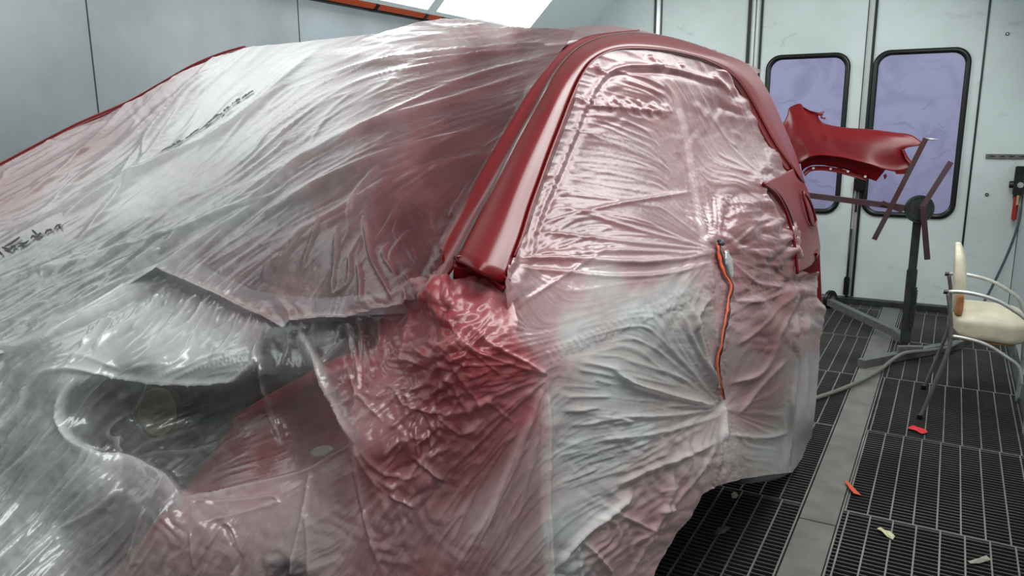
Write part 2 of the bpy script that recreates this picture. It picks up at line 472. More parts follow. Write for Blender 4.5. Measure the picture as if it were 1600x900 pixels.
# windows in the leaves
def window(k, x0, x1, z0, z1):
    cx, cz, w, h = (x0 + x1) / 2, (z0 + z1) / 2, x1 - x0, z1 - z0
    y0 = YE - 0.016
    outer = rounded_rect(cx, cz, w, h, 0.115); mid = rounded_rect(cx, cz, w - 0.045, h - 0.045, 0.098); inner = rounded_rect(cx, cz, w - 0.078, h - 0.078, 0.088)
    n = len(outer)
    vs = [(x, YE + 0.002, z) for x, z in outer] + [(x, y0, z) for x, z in outer] + [(x, y0 - 0.008, z) for x, z in mid] + [(x, YE - 0.004, z) for x, z in inner]
    fs = []
    for r in range(3):
        for i in range(n):
            j = (i + 1) % n
            fs.append((r * n + i, r * n + j, (r + 1) * n + j, (r + 1) * n + i))
    f = mesh_obj('window_%d' % k, vs, fs, 'black', smooth=True)
    structure(f)
    p = mesh_obj('pane', [(x, YE - 0.004, z) for x, z in inner], [tuple(range(n))[::-1]], 'pane', f)
    # wiped, dusty smears left on the pane: hand prints and swipes
    rnd = random.Random(40 + k)
    bm = bmesh.new()
    for q in range(16):
        a = rnd.uniform(-0.5, 0.6); L = rnd.uniform(0.02, 0.09); wd = rnd.uniform(0.003, 0.012)
        sx, sz = cx + rnd.uniform(-0.2, 0.2), cz + rnd.uniform(-0.45, 0.35)
        pts = [np.array((sx + L * u * math.cos(a) , YE - 0.0046 - 0.00002 * q, sz + L * u * math.sin(a) + 0.015 * math.sin(3 * u + q))) for u in np.linspace(-1, 1, 9)]
        pr = None
        for i2, pnt in enumerate(pts):
            ww = wd * (1 - ((i2 - 4) / 4.6) ** 2)
            v1 = bm.verts.new((pnt[0], pnt[1], pnt[2] + ww)); v2 = bm.verts.new((pnt[0], pnt[1], pnt[2] - ww))
            if pr: bm.faces.new((pr[0], v1, v2, pr[1]))
            pr = (v1, v2)
    bm_obj('smudge', bm, 'smudge', p)
w2x0, w2x1 = end_x(1357, 190), end_x(1518, 100)
w1x0, w1x1 = end_x(1196, 130), end_x(1328, 120)
zt = at(1440, 76, Y=YE)[2]; zb = at(1440, 341, Y=YE)[2]
window(1, w1x0, w1x1, zb, zt)
window(2, w2x0, w2x1, zb, zt)
wl = w2x1 - w2x0
window(3, w1x0 - 0.83, w1x1 - 0.87, zb, zt - 0.02)

# lamp slopes: 45 degree rows of tube lights above both side walls
def lamp_row(side):
    x0 = XL if side < 0 else XR
    sg = 1 if side < 0 else -1
    s = 0.70
    def P(u, y, d=0.0):   # u along the slope from the wall top, d off the slope into the room
        return (x0 + sg * (u * s + 0.010 + d * s), y, ZT + 0.012 + u * s - d * s)
    bm = bmesh.new()
    vs = [P(0, YB), P(0, YE), P(1.02, YE), P(1.02, YB)]
    vv = [bm.verts.new(v) for v in vs]
    bm.faces.new(vv)
    o = bm_obj('ceiling', bm, 'frame')
    structure(o)
    groupname = 'sloped lamps over the left wall' if side < 0 else 'sloped lamps over the right wall'
    y = 5.76
    k = 0
    while y - 1.33 > YB:
        ya, yb = y - 1.33, y
        if side < 0:
            lab = ['bright sloped lamp panel nearest the folding doors, above the orange strip', 'bright sloped lamp panel left of the last one, cut by the photo top',
                   'x'][k] if k < 2 else 'sloped lamp panel over the left wall, ahead of the car'
        else:
            lab = 'sloped lamp panel over the right wall, facing the car'
        c = P(0.45, (ya + yb) / 2)
        t = thing('ceiling_lamp', lab, 'lamp', c, groupname)
        u0, u1 = 0.085, 0.82
        bmf = bmesh.new()
        for (ua, ub, y0, y1) in ((u0 - 0.03, u0, ya - 0.02, yb + 0.02), (u1, u1 + 0.03, ya - 0.02, yb + 0.02), (u0, u1, ya - 0.02, ya + 0.03), (u0, u1, yb - 0.03, yb + 0.02)):
            q = [bmf.verts.new(P(uu, yv, dd)) for uu in (ua, ub) for yv in (y0, y1) for dd in (0.0, 0.02)]
            for f in ((0, 1, 3, 2), (4, 6, 7, 5), (0, 4, 5, 1), (2, 3, 7, 6), (0, 2, 6, 4), (1, 5, 7, 3)):
                bmf.faces.new([q[i] for i in f])
        bm_obj('frame', bmf, 'frame', t)
        d = [P(u0, ya + 0.03, 0.006), P(u0, yb - 0.03, 0.006), P(u1, yb - 0.03, 0.006), P(u1, ya + 0.03, 0.006)]
        mesh_obj('diffuser', d, [(0, 1, 2, 3)] if side < 0 else [(3, 2, 1, 0)], (LAMPS_L if side < 0 else LAMPS_R)[0 if k < 2 else 1], t)
        y -= 1.37
        k += 1
LAMPS_L = [emit_mat('lamp_left', (0.95, 1.0, 0.985, 1), LAMP_LEFT), emit_mat('lamp_left_dim', (0.95, 1.0, 0.985, 1), LAMP_LEFT * LAMP_DIM_L)]
LAMPS_R = [emit_mat('lamp_right', (0.96, 1.0, 0.985, 1), LAMP_RIGHT), emit_mat('lamp_right_dim', (0.96, 1.0, 0.985, 1), LAMP_RIGHT * LAMP_DIM_R)]
lamp_row(-1)
lamp_row(1)
# orange strip with black clips under the left lamps
t = thing('orange_strip', 'orange strip with black clips along the top of the left wall', 'trim strip', (XL + 0.03, 3.5, ZT + 0.05))
def PS(u, y, d): return (XL + u * 0.7 + 0.010 + d * 0.7, y, ZT + 0.012 + u * 0.7 - d * 0.7)
def slope_box(name, u0, u1, y0, y1, d0, d1, m, parent):
    bm = bmesh.new()
    q = [bm.verts.new(PS(u, y, d)) for u in (u0, u1) for y in (y0, y1) for d in (d0, d1)]
    for f in ((0, 1, 3, 2), (4, 6, 7, 5), (0, 4, 5, 1), (2, 3, 7, 6), (0, 2, 6, 4), (1, 5, 7, 3)):
        bm.faces.new([q[i] for i in f])
    return bm_obj(name, bm, m, parent)
slope_box('strip', 0.018, 0.050, YB + 0.1, 5.6, 0.004, 0.024, 'orange', t)
for (px, py) in ((665, 15), (690, 21), (588, 2)):
    y = at(px, py, X=XL + 0.05)[1]
    slope_box('clip', 0.012, 0.056, y - 0.012, y + 0.012, 0.002, 0.030, 'black', t)

# ------------------------------------------------------------------ masking film: fields over the drape
G = 2.0
GX = np.arange(-400, 1330, G); GY = np.arange(0, 1110, G)
NX, NY = len(GX), len(GY)
PX, PY = np.meshgrid(GX, GY)
rng = np.random.default_rng(7)

def tps(cp):
    cp = np.array(cp, float)
    xy = cp[:, :2] / 400.0
    v = np.array([depth_of(x, y, X) for x, y, X in cp])
    n = len(xy)
    r2 = ((xy[:, None] - xy[None]) ** 2).sum(-1)
    K = np.where(r2 > 0, 0.5 * r2 * np.log(np.maximum(r2, 1e-12)), 0) + np.eye(n) * 2e-3
    Pm = np.c_[np.ones(n), xy]
    A = np.block([[K, Pm], [Pm.T, np.zeros((3, 3))]])
    w = np.linalg.solve(A, np.r_[v, 0, 0, 0])
    def f(px, py):
        q = np.stack([np.ravel(px), np.ravel(py)], 1) / 400.0
        out = np.zeros(len(q))
        for i in range(0, len(q), 60000):
            d2 = ((q[i:i + 60000, None] - xy[None]) ** 2).sum(-1)
            out[i:i + 60000] = (0.5 * d2 * np.log(np.maximum(d2, 1e-12))) @ w[:n] + w[n] + q[i:i + 60000] @ w[n + 1:]
        return out.reshape(np.shape(px))
    return f
def idw(cp, p=3.0, soft=8.0):
    cp = np.array(cp, float)
    def f(px, py):
        sh = np.shape(px)
        q = np.stack([np.ravel(px), np.ravel(py)], 1)
        out = np.zeros((len(q), cp.shape[1] - 2))
        for i in range(0, len(q), 60000):
            d2 = ((q[i:i + 60000, None] - cp[None, :, :2]) ** 2).sum(-1) + soft ** 2
            w = d2 ** (-p / 2)
            out[i:i + 60000] = (w @ cp[:, 2:]) / w.sum(1, keepdims=True)
        return out.reshape(sh + (cp.shape[1] - 2,))
    return f
def gblur(a, s):
    s = s / G
    pad = int(4 * s) + 2
    b = np.pad(a, pad, mode='reflect')
    fy = np.fft.fftfreq(b.shape[0])[:, None]; fx = np.fft.rfftfreq(b.shape[1])[None]
    out = np.fft.irfft2(np.fft.rfft2(b) * np.exp(-2 * (math.pi * s) ** 2 * (fx ** 2 + fy ** 2)), s=b.shape)
    return out[pad:-pad, pad:-pad]
def bil(a, x, y):
    x = np.clip(x, 0, NX - 1.001); y = np.clip(y, 0, NY - 1.001)
    i = x.astype(int); j = y.astype(int); u = x - i; v = y - j
    return a[j, i] * (1 - u) * (1 - v) + a[j, i + 1] * u * (1 - v) + a[j + 1, i] * (1 - u) * v + a[j + 1, i + 1] * u * v
def lic(noise, cx, sy, L):
    n = int(L / G / 1.5)
    acc = noise.copy(); wsum = 1.0
    for sgn in (1, -1):
        x = (PX - GX[0]) / G; y = (PY - GY[0]) / G
        dx0, dy0 = cx * sgn, sy * sgn
        for k in range(1, n + 1):
            ax = bil(cx, x, y); ay = bil(sy, x, y)
            m = np.sign(ax * dx0 + ay * dy0); m[m == 0] = 1
            ax = ax * m; ay = ay * m
            x = x + ax * 1.5; y = y + ay * 1.5
            dx0, dy0 = ax, ay
            w = 0.5 + 0.5 * math.cos(math.pi * k / (n + 1))
            acc += bil(noise, x, y) * w
            if sgn == 1: wsum += 2 * w
    acc /= wsum
    return acc / acc.std()

# fold direction (dx, dy in the picture of the drape), pleat height
FLOW = [(-100, 400, 1, -.5, 1), (0, 300, 1, -.5, 1), (100, 300, 1, -.55, 1), (300, 300, 1, -.6, .9), (200, 400, 1, -.5, 1), (60, 460, 1, -.5, 1.1), (500, 330, 1, -.45, .9), (600, 250, 1, -.45, .9),
 (750, 150, 1, -.2, .8), (650, 130, 1, -.22, .8), (560, 400, .55, -1, .4), (600, 360, .6, -1, .45), (620, 440, .5, -1, .3), (540, 460, .3, -1, .25), (450, 430, .7, -.8, .45), (300, 120, 1, -.9, .8), (380, 120, 1, -1, .7), (150, 250, 1, -.6, .8),
 (250, 200, .8, -.8, .6), (330, 180, .6, -.8, .5), (350, 350, 1, -.5, 1), (100, 450, 1, -.45, 1.1), (650, 400, .4, -1, .4), (700, 300, .8, -.7, .6), (780, 230, .8, -.55, .6), (830, 120, 1, -.3, .6), (700, 60, 1, -.1, .7), (500, 90, 1, -.35, .6), (450, 180, .8, -.6, .8), (400, 380, .9, -.6, .9),
 (0, 650, .8, -1, 1.2), (60, 800, 1, -1, 1.2), (150, 820, 1, -.95, 1.2), (100, 650, .7, -1, .9), (180, 720, 1, -1, 1), (300, 640, 1, -.6, .8), (250, 510, .8, -.9, 1.1), (330, 480, .7, -.9, 1.1), (150, 530, 1, -.5, 1.0), (250, 570, 1, -.3, .9), (350, 575, 1, -.2, .8),
 (420, 560, .3, 1, .7), (520, 540, .3, 1, .7), (580, 560, .2, 1, .8), (450, 680, 1, -.45, .4), (500, 760, 1, -.5, .5), (400, 740, 1, -.3, .6), (400, 850, .5, -1, .6), (300, 850, .6, -1, .8), (230, 850, .6, -1, .9), (600, 640, .6, -1, .7), (650, 600, .4, 1, .8), (700, 560, .5, .8, .9), (620, 800, .6, -.8, .7), (560, 860, .4, -1, .6), (500, 860, 1, -.4, .4), (660, 880, .4, -1, .8),
 (900, 300, 1, .12, .8), (1000, 300, 1, .14, .8), (1000, 190, 1, .35, .7), (950, 140, 1, .3, .5), (900, 220, 1, .1, .7), (1060, 200, .2, 1, .3), (1080, 300, .15, 1, .4), (1120, 230, .4, 1, .4), (1150, 200, .6, 1, .5), (1200, 200, .5, 1, .4), (1000, 420, 1, -.03, .9), (900, 440, 1, -.1, .7),
 (950, 480, 1, -.35, .5), (900, 520, 1, -.4, .5), (900, 590, 1, .35, .6), (960, 640, 1, .1, .8), (950, 700, 1, -.2, .9), (900, 760, 1, -.4, .8), (1000, 760, 1, -.5, .7), (900, 850, .8, -.8, .8), (980, 830, .8, -.6, .8), (1060, 800, .7, -.9, .6), (1250, 600, .12, 1, .6), (1240, 680, .1, 1, .4), (1180, 700, 1, -.1, .6), (1180, 560, .8, -.9, .9), (1170, 500, 1, -.5, .8), (1180, 600, .7, -.8, .9), (1270, 520, .1, 1, .5)]
def fan(cx, cy, radii, amp, a0=0, a1=360, n=12):
    for r in radii:
        for k in range(n):
            a = math.radians(a0 + (a1 - a0) * (k + 0.5) / n)
            FLOW.append((cx + r * math.cos(a), cy + r * math.sin(a), math.cos(a), math.sin(a), amp))
fan(1116, 392, (25, 60), 1.0, 0, 360, 14)
fan(1127, 632, (30, 70, 120), 1.1, 90, 270, 8)
fan(1127, 640, (25, 60), 1.0, -90, 90, 6)
fan(1200, 330, (22, 50), 1.0, 60, 300, 9)
fan(1240, 440, (25, 60), 1.1, 60, 300, 9)
fan(1195, 275, (22, 60), .9, 150, 300, 7)
fan(855, 590, (30, 80, 150, 230), 1.1, 105, 190, 6)
fan(812, 412, (25, 60), .9, -80, 80, 7)
fan(668, 425, (25, 60), .35, 100, 260, 7)
fl = np.array(FLOW)
fl[fl[:, 0] > 835, 4] *= 0.62
ang2 = 2 * np.arctan2(fl[:, 3], fl[:, 2])
ff = idw(np.c_[fl[:, :2], np.cos(ang2), np.sin(ang2), fl[:, 4]], 3.0, 14)(PX, PY)
th = 0.5 * np.arctan2(ff[..., 1], ff[..., 0])
CXF, SYF, AMP = np.cos(th), np.sin(th), ff[..., 2]
def band(s):
    n = rng.standard_normal((NY, NX))
    return gblur(n, s) - gblur(n, s * 2.2)
def norm(a): return (a - a.mean()) / a.std()
big = lic(norm(band(13)), CXF, SYF, 190)
med = lic(norm(band(6)), CXF, SYF, 110)
fin = lic(norm(band(3.0)), CXF, SYF, 60)
ridge = lambda a: norm(-np.sqrt(np.abs(a) + 0.02))
gate = 0.35 + 0.65 * (0.5 + 0.5 * np.tanh(1.5 * lic(norm(band(30)), CXF, SYF, 120)))   # pleats come in bunches
sharp = lambda a, q: np.maximum(ridge(a) - q, 0)
med2 = lic(norm(band(8)), CXF, SYF, 200)
med3 = lic(norm(band(4.5)), CXF, SYF, 150)
DISP = AMP * (1.3 * big + gate * (0.45 * ridge(med) + 1.9 * sharp(med2, .6) + 1.2 * sharp(med, .7)) + (.3 + .7 * gate) * (0.55 * sharp(med3, .4) + 0.26 * ridge(fin)))

# crumpled places
CR = [(715, 455, 2.2), (660, 450, 2.2), (680, 540, 2.0), (740, 540, 1.6), (620, 560, 1.8), (600, 640, 1.6), (700, 640, 1.3), (640, 720, 1.5), (580, 480, 1.2), (780, 520, 1.2), (540, 600, .9), (600, 760, 1.0), (1230, 330, 1.4), (1255, 450, 1.6), (1215, 290, 1.3), (975, 170, .5), (1040, 165, .5), (1000, 220, .2),
      (450, 520, 1.0), (360, 590, .7), (300, 800, .9), (350, 850, .7), (960, 820, 1.0), (1020, 830, .8), (900, 880, .9), (1060, 740, .8), (1120, 100, .4), (1140, 130, .9), (940, 110, .3), (1020, 105, .3), (1080, 110, .3), (560, 820, .9), (540, 870, .9),
      (560, 440, .1), (600, 400, .1), (520, 470, .1), (640, 390, .3), (480, 440, .1), (600, 450, .3), (490, 580, .05), (515, 640, .1), (450, 600, .1), (420, 660, .1), (500, 700, .1), (540, 690, .1), (560, 760, .4), (450, 740, .2), (580, 660, 1.0), (300, 700, .1), (350, 640, .1), (900, 830, .2), (300, 300, .15), (100, 400, .2), (100, 700, .3), (500, 200, 0.1), (700, 250, .1), (950, 600, .25), (1000, 320, .2), (1150, 600, .3), (1150, 250, .15), (820, 800, .2), (450, 680, .2), (850, 500, .15), (1250, 640, .15), (0, 850, .3), (200, 850, .3), (450, 320, .1), (760, 760, .2), (250, 640, .4), (0, 200, .3), (250, 130, .4)]
cr = idw(CR, 3.5, 12)(PX, PY)[..., 0]
c1 = np.zeros_like(PX)
for k_ in range(9):
    a_ = math.pi * (k_ + rng.random()) / 9; lam = (34, 50, 74)[k_ % 3] * (0.8 + 0.4 * rng.random())
    ph = (PX * math.cos(a_) + PY * math.sin(a_)) / lam + 0.9 * norm(band(40)) + 0.25 * norm(band(16))
    tri = np.abs(((ph % 1.0) - 0.5) * 2) ** 0.85
    c1 += (lam / 46) * tri * np.clip(norm(band(26)) + 0.1, 0, 1.5)
c1 = norm(c1); c3 = norm(band(15))
DISP = DISP + np.maximum(cr - 0.3, 0) * (3.0 * c1 + 1.0 * c3)

# single creases and ridges: (height, half width, step, points)
CREASES = [
 (7, 5, 3, [(248, 421), (270, 431), (300, 444), (340, 462), (380, 482), (410, 494), (440, 511)]),
 (4, 4, 2, [(440, 511), (455, 502), (500, 497), (540, 498), (565, 490), (600, 482), (630, 475)]),
 (5, 6, 0, [(270, 432), (300, 405), (345, 365), (400, 322)]),
 (6, 9, 2, [(-20, 440), (60, 425), (140, 404), (200, 384), (280, 360), (340, 338), (440, 300)]),
 (8, 10, 3, [(-20, 530), (32, 544), (100, 512), (176, 468), (248, 421), (330, 365), (420, 310)]),
 (5, 5, 1, [(340, 466), (316, 500), (296, 540), (272, 566)]), (4, 4, 1, [(308, 460), (276, 492), (240, 536)]), (4, 5, 0, [(264, 436), (224, 492), (180, 520), (150, 540)]),
 (4, 4, 0, [(335, 455), (300, 500), (255, 530), (215, 560)]), (3.5, 4, 0, [(230, 440), (180, 475), (120, 500)]),
 (9, 5, 4, [(52, 588), (80, 580), (132, 579), (192, 589), (232, 594), (304, 596), (360, 594), (374, 588), (396, 564), (400, 544), (416, 500)]),
 (4, 5, 0, [(72, 562), (120, 556), (190, 576)]), (4, 5, 0, [(200, 578), (230, 570), (262, 567)]),
 (6, 5, 1, [(232, 596), (216, 632), (200, 652)]),
 (12, 7, 0, [(470, 520), (496, 572), (520, 620), (540, 660), (554, 694)]),
 (6, 4, 1, [(553, 693), (520, 712), (480, 736), (400, 756), (336, 770), (280, 778)]),
 (7, 5, 1, [(553, 695), (558, 736), (566, 788), (580, 844), (594, 890)]), (5, 4, 0, [(553, 695), (576, 740), (600, 770)]), (-6, 6, 0, [(548, 705), (546, 740), (556, 790), (572, 830)]),
 (11, 9, 3, [(118, 588), (97, 620), (94, 660), (112, 692), (152, 714), (200, 722), (248, 744), (282, 776)]),
 (5, 5, 1, [(196, 690), (168, 680), (180, 660), (206, 644)]), (5, 4, 0, [(190, 715), (184, 690), (196, 672)]), (4, 4, 0, [(196, 716), (240, 690), (300, 672), (340, 655)]), (4, 4, 0, [(210, 718), (250, 708), (300, 704), (350, 690)]),
 (9, 5, 3, [(10, 905), (60, 862), (100, 828), (172, 780), (194, 730)]), (6, 5, 1, [(-20, 890), (20, 850), (80, 792), (130, 730)]), (5, 5, 0, [(-20, 780), (0, 752), (60, 700), (95, 650)]), (6, 6, 1, [(-10, 690), (20, 640), (50, 600), (90, 570)]), (4, 4, 0, [(40, 880), (90, 820), (140, 770)]), (4, 5, 0, [(-20, 640), (10, 600), (36, 560)]), (6, 6, 1, [(0, 680), (32, 640), (44, 600)]),
 (6, 5, 2, [(258, 792), (228, 840), (204, 882), (190, 910)]), (5, 4, 0, [(228, 790), (214, 830), (198, 880)]),
 (5, 4, 1, [(284, 780), (340, 784), (396, 780), (428, 776), (434, 784), (376, 802), (312, 816)]), (4, 3, 0, [(296, 828), (300, 860), (304, 892)]), (4, 3, 0, [(344, 820), (322, 858)]),
 (-9, 5, 0, [(352, 820), (366, 852), (374, 872), (362, 900)]), (5, 3, 0, [(344, 822), (354, 818), (368, 840), (378, 872)]),
 (6, 4, 0, [(486, 736), (476, 796), (460, 860), (455, 900)]), (4, 4, 0, [(476, 790), (480, 840), (482, 900)]), (5, 4, 0, [(410, 596), (424, 632), (440, 688)]), (4, 4, 0, [(400, 552), (412, 608), (424, 656), (441, 692)]),
 (6, 4, 1, [(696, 494), (728, 540), (790, 566), (854, 584)]), (7, 5, 2, [(720, 500), (770, 540), (820, 566), (856, 588)]),
 (6, 6, 0, [(854, 592), (812, 688), (760, 804), (704, 900)]), (4, 5, 0, [(854, 592), (780, 660), (696, 740)]), (4, 4, 0, [(852, 592), (790, 640), (736, 680)]), (4, 5, 0, [(854, 594), (800, 730), (740, 860)]), (4, 4, 0, [(850, 590), (790, 612), (736, 632)]), (3, 5, 0, [(852, 600), (830, 720), (800, 840)]),
 (5, 4, 2, [(856, 586), (858, 700), (858, 844), (864, 910)]),
 (6, 4, 1, [(552, 660), (590, 636), (620, 616), (632, 632), (700, 644), (728, 636)]), (6, 4, 1, [(696, 580), (712, 610), (728, 638)]), (5, 5, 0, [(568, 732), (616, 760), (672, 700), (700, 650)]), (5, 4, 0, [(596, 720), (624, 688), (668, 680)]), (5, 4, 0, [(560, 700), (600, 740), (650, 740), (690, 690)]), (5, 4, 0, [(540, 560), (556, 610), (600, 660)]), (5, 5, 0, [(600, 600), (650, 620), (700, 600)]),
 (6, 6, 1, [(632, 450), (640, 500), (626, 560), (660, 566)]), (5, 4, 0, [(520, 545), (540, 510), (556, 545), (560, 600), (552, 650)]), (5, 4, 0, [(560, 490), (566, 545), (560, 600)]), (5, 5, 0, [(598, 490), (590, 540), (570, 580)]), (5, 5, 1, [(475, 505), (470, 528), (485, 560)]), (5, 5, 1, [(446, 510), (452, 545), (440, 575)]),
 # windshield glints
 (5, 3.5, 0, [(548, 400), (546, 440), (520, 464)]), (5, 3.5, 0, [(528, 360), (524, 420), (520, 464)]), (5, 3, 0, [(568, 330), (580, 400), (605, 450), (615, 470)]), (4, 3, 0, [(544, 340), (556, 300), (590, 260)]), (4, 3, 0, [(430, 426), (450, 395), (480, 350)]), (4, 3, 0, [(412, 440), (418, 415), (440, 395)]), (4, 3, 0, [(470, 425), (486, 380), (500, 340)]), (5, 3, 0, [(564, 470), (564, 440), (560, 410)]), (4, 4, 0, [(620, 430), (600, 400), (606, 380)]), (3, 3, 0, [(612, 420), (612, 395), (640, 360)]), (3, 3, 0, [(700, 345), (736, 280)]), (4, 4, 0, [(610, 465), (640, 440), (630, 425)]),
 (4, 6, 0, [(420, 400), (520, 330), (640, 270), (760, 240)]), (4, 6, 0, [(350, 380), (470, 300), (600, 240), (760, 200)]), (4, 7, 0, [(300, 370), (430, 270), (560, 200), (720, 150), (840, 110)]), (3, 5, 0, [(480, 250), (600, 180), (740, 120), (860, 90)]), (4, 5, 0, [(500, 120), (620, 90), (760, 75), (870, 65)]), (3, 4, 0, [(560, 100), (700, 90), (840, 75)]),
 (6, 9, 0, [(120, 380), (190, 300), (250, 220), (300, 150), (350, 110)]), (6, 7, 0, [(180, 290), (230, 220), (290, 150), (340, 100)]), (5, 5, 0, [(222, 258), (232, 220), (280, 160), (330, 110)]), (6, 8, 1, [(100, 340), (230, 265), (330, 215), (420, 145), (500, 75)]), (4, 5, 0, [(0, 350), (60, 330), (120, 280), (200, 220), (270, 150)]), (3.5, 4, 0, [(20, 320), (80, 280), (150, 215), (220, 140)]), (3, 3, 0, [(120, 200), (170, 190)]), (3, 3, 0, [(64, 220), (95, 222)]),
 (5, 8, 2, [(100, 340), (170, 300), (260, 250), (330, 205), (400, 150)]),
 # side sheet
 (6, 5, 2, [(812, 404), (900, 406), (1000, 411), (1060, 406), (1112, 396)]), (5, 4, 0, [(812, 418), (900, 428), (1000, 432), (1060, 424), (1116, 408)]), (3, 3, 0, [(822, 398), (950, 392), (1100, 398)]), (3, 3, 0, [(830, 360), (950, 375), (1108, 392)]), (3, 3, 0, [(900, 330), (1000, 360), (1108, 390)]), (3, 3, 0, [(840, 350), (960, 320), (1080, 300)]), (3, 3, 0, [(820, 470), (960, 380)]),
 (7, 6, 2, [(948, 572), (980, 596), (1040, 616), (1120, 636)]), (6, 6, 1, [(1122, 690), (1060, 716), (1010, 735), (960, 760)]), (4, 4, 0, [(1122, 640), (1040, 650), (960, 650)]), (4, 4, 0, [(1124, 650), (1050, 672), (940, 690)]), (3, 4, 0, [(905, 565), (940, 572), (970, 580)]), (4, 4, 0, [(920, 660), (960, 654), (990, 660)]),
 (7, 5, 0, [(1128, 630), (1130, 655), (1132, 690)]), (5, 5, 1, [(1060, 480), (1090, 550), (1118, 600)]), (6, 5, 1, [(1075, 470), (1085, 500), (1100, 560), (1120, 610)]), (5, 5, 0, [(1110, 460), (1090, 490), (1082, 520)]),
 (4, 4, 0, [(1145, 410), (1180, 440), (1230, 450)]), (4, 4, 0, [(1140, 390), (1180, 350), (1210, 340)]), (4, 4, 0, [(1145, 470), (1190, 470), (1235, 452)]), (4, 4, 0, [(1150, 540), (1190, 510), (1240, 456)]), (5, 5, 0, [(1140, 600), (1190, 580), (1230, 500), (1250, 460)]), (4, 4, 0, [(1150, 650), (1190, 600), (1230, 560)]), (4, 4, 0, [(1140, 680), (1190, 684), (1230, 676)]),
 (5, 4, 1, [(1252, 470), (1246, 540), (1238, 640), (1228, 730)]), (3, 4, 0, [(1268, 480), (1262, 560), (1258, 640)]),
 (9, 8, 0, [(864, 888), (904, 840), (950, 802), (992, 768)]), (5, 4, 0, [(952, 796), (1000, 820), (1022, 830)]), (6, 5, 0, [(1050, 728), (1044, 780), (1020, 828), (1000, 872), (985, 905)]), (5, 4, 0, [(905, 842), (930, 866), (960, 898)]), (5, 4, 0, [(1018, 830), (990, 850), (985, 870)]), (4, 4, 0, [(900, 850), (905, 900)]), (4, 4, 0, [(1030, 770), (1060, 760)]), (4, 4, 0, [(1026, 800), (1052, 795)]), (4, 4, 1, [(1115, 700), (1090, 740), (1050, 790), (1020, 850)]),
 # window surround tucked in
 (5, 4, 0, [(822, 420), (840, 345), (866, 280), (895, 210), (920, 150), (950, 112), (990, 102), (1050, 108), (1110, 124), (1140, 140)]), (-4, 4, 0, [(832, 420), (850, 350), (876, 285), (905, 215), (928, 160), (955, 122), (1000, 114), (1060, 118), (1120, 136)]),
 (7, 5, 0, [(1012, 86), (1020, 98), (1034, 102)]), (6, 4, 0, [(1062, 98), (1066, 106)]), (6, 4, 0, [(928, 100), (936, 112), (944, 116)]), (7, 5, 0, [(1120, 108), (1134, 120), (1142, 140), (1150, 150)]), (5, 4, 0, [(1110, 115), (1124, 130), (1138, 148)]),
 (4, 4, 0, [(960, 112), (1000, 120), (1040, 138)]), (4, 4, 0, [(975, 125), (1010, 138), (1040, 150)]),
 (3, 3, 0, [(905, 165), (960, 168), (1040, 176)]),
 (5, 4, 1, [(1196, 280), (1216, 310), (1232, 350), (1240, 400), (1244, 440)]), (4, 4, 0, [(1186, 282), (1200, 310), (1220, 350)]), (5, 4, 0, [(1238, 270), (1215, 282), (1192, 284)]),
 (3, 3, 1, [(1200, 190), (1220, 230), (1238, 262)]),
]
# puckered seam arc across the door
_arc = catmull([(856, 556), (880, 545), (940, 520), (1000, 492), (1060, 466), (1112, 446)], 30)
for i_, (x_, y_) in enumerate(_arc):
    tx_ = 4 * math.sin(i_ * 1.7)
    CREASES.append((2.6, 2.6, 0, [(x_ - 4, y_ - 9), (x_ + 2 + tx_ * .3, y_ + 2), (x_ + 4 + tx_, y_ + 13)]))
for i_ in range(34):    # ruched band across the top of the side window
    x_ = 905 + i_ * 4.2 + 2 * math.sin(i_ * 2.1); y_ = 152 + i_ * 0.55 + 5 * math.sin(i_ * 1.3)
    CREASES.append((2.6, 2.4, 0, [(x_ - 6, y_ - 3), (x_, y_ + 3), (x_ + 5, y_ + 12)]))
_r = random.Random(5)
for i_ in range(26):    # long taut folds fanning down to the left from the lamp opening
    k = i_ / 25
    x_, y_ = 205 - 215 * k + _r.uniform(-8, 8), 742 - 150 * k + _r.uniform(-8, 8)
    ln = _r.uniform(110, 240); a_ = math.radians(134 - 8 * k + _r.uniform(-5, 5))
    ex, ey = x_ + ln * math.cos(a_), y_ + ln * math.sin(a_)
    CREASES.append((_r.uniform(2.5, 6), _r.uniform(2.6, 4.6), _r.choice((0, 1, 2)), [(x_, y_), ((x_ + ex) / 2 + _r.uniform(-6, 6), (y_ + ey) / 2 + _r.uniform(-6, 6)), (ex, ey)]))
for i_ in range(22):    # folds sweeping over the far bonnet line
    x_ = _r.uniform(-60, 260); y_ = 520 - .42 * x_ + _r.uniform(-70, 20)
    ln = _r.uniform(70, 170); a_ = math.radians(-28 - .03 * x_ + _r.uniform(-5, 5))
    ex, ey = x_ + ln * math.cos(a_), y_ + ln * math.sin(a_)
    CREASES.append((_r.uniform(2, 5), _r.uniform(2.5, 4.5), _r.choice((0, 0, 2)), [(x_, y_), ((x_ + ex) / 2, (y_ + ey) / 2 + _r.uniform(-5, 5)), (ex, ey)]))
for i_ in range(20):    # bright pleats falling from the film edge to the lamp ridge
    k = i_ / 19
    x_, y_ = 150 + 250 * k + _r.uniform(-8, 8), 500 - 40 * math.sin(k * 3) + _r.uniform(-12, 12)
    ln = _r.uniform(40, 100); a_ = math.radians(128 + _r.uniform(-10, 10))
    ex, ey = x_ + ln * math.cos(a_), y_ + ln * math.sin(a_)
    CREASES.append((_r.uniform(3, 6), _r.uniform(2.6, 4.2), _r.choice((0, 2)), [(x_, y_), ((x_ + ex) / 2 + 4, (y_ + ey) / 2 + 4), (ex, ey)]))
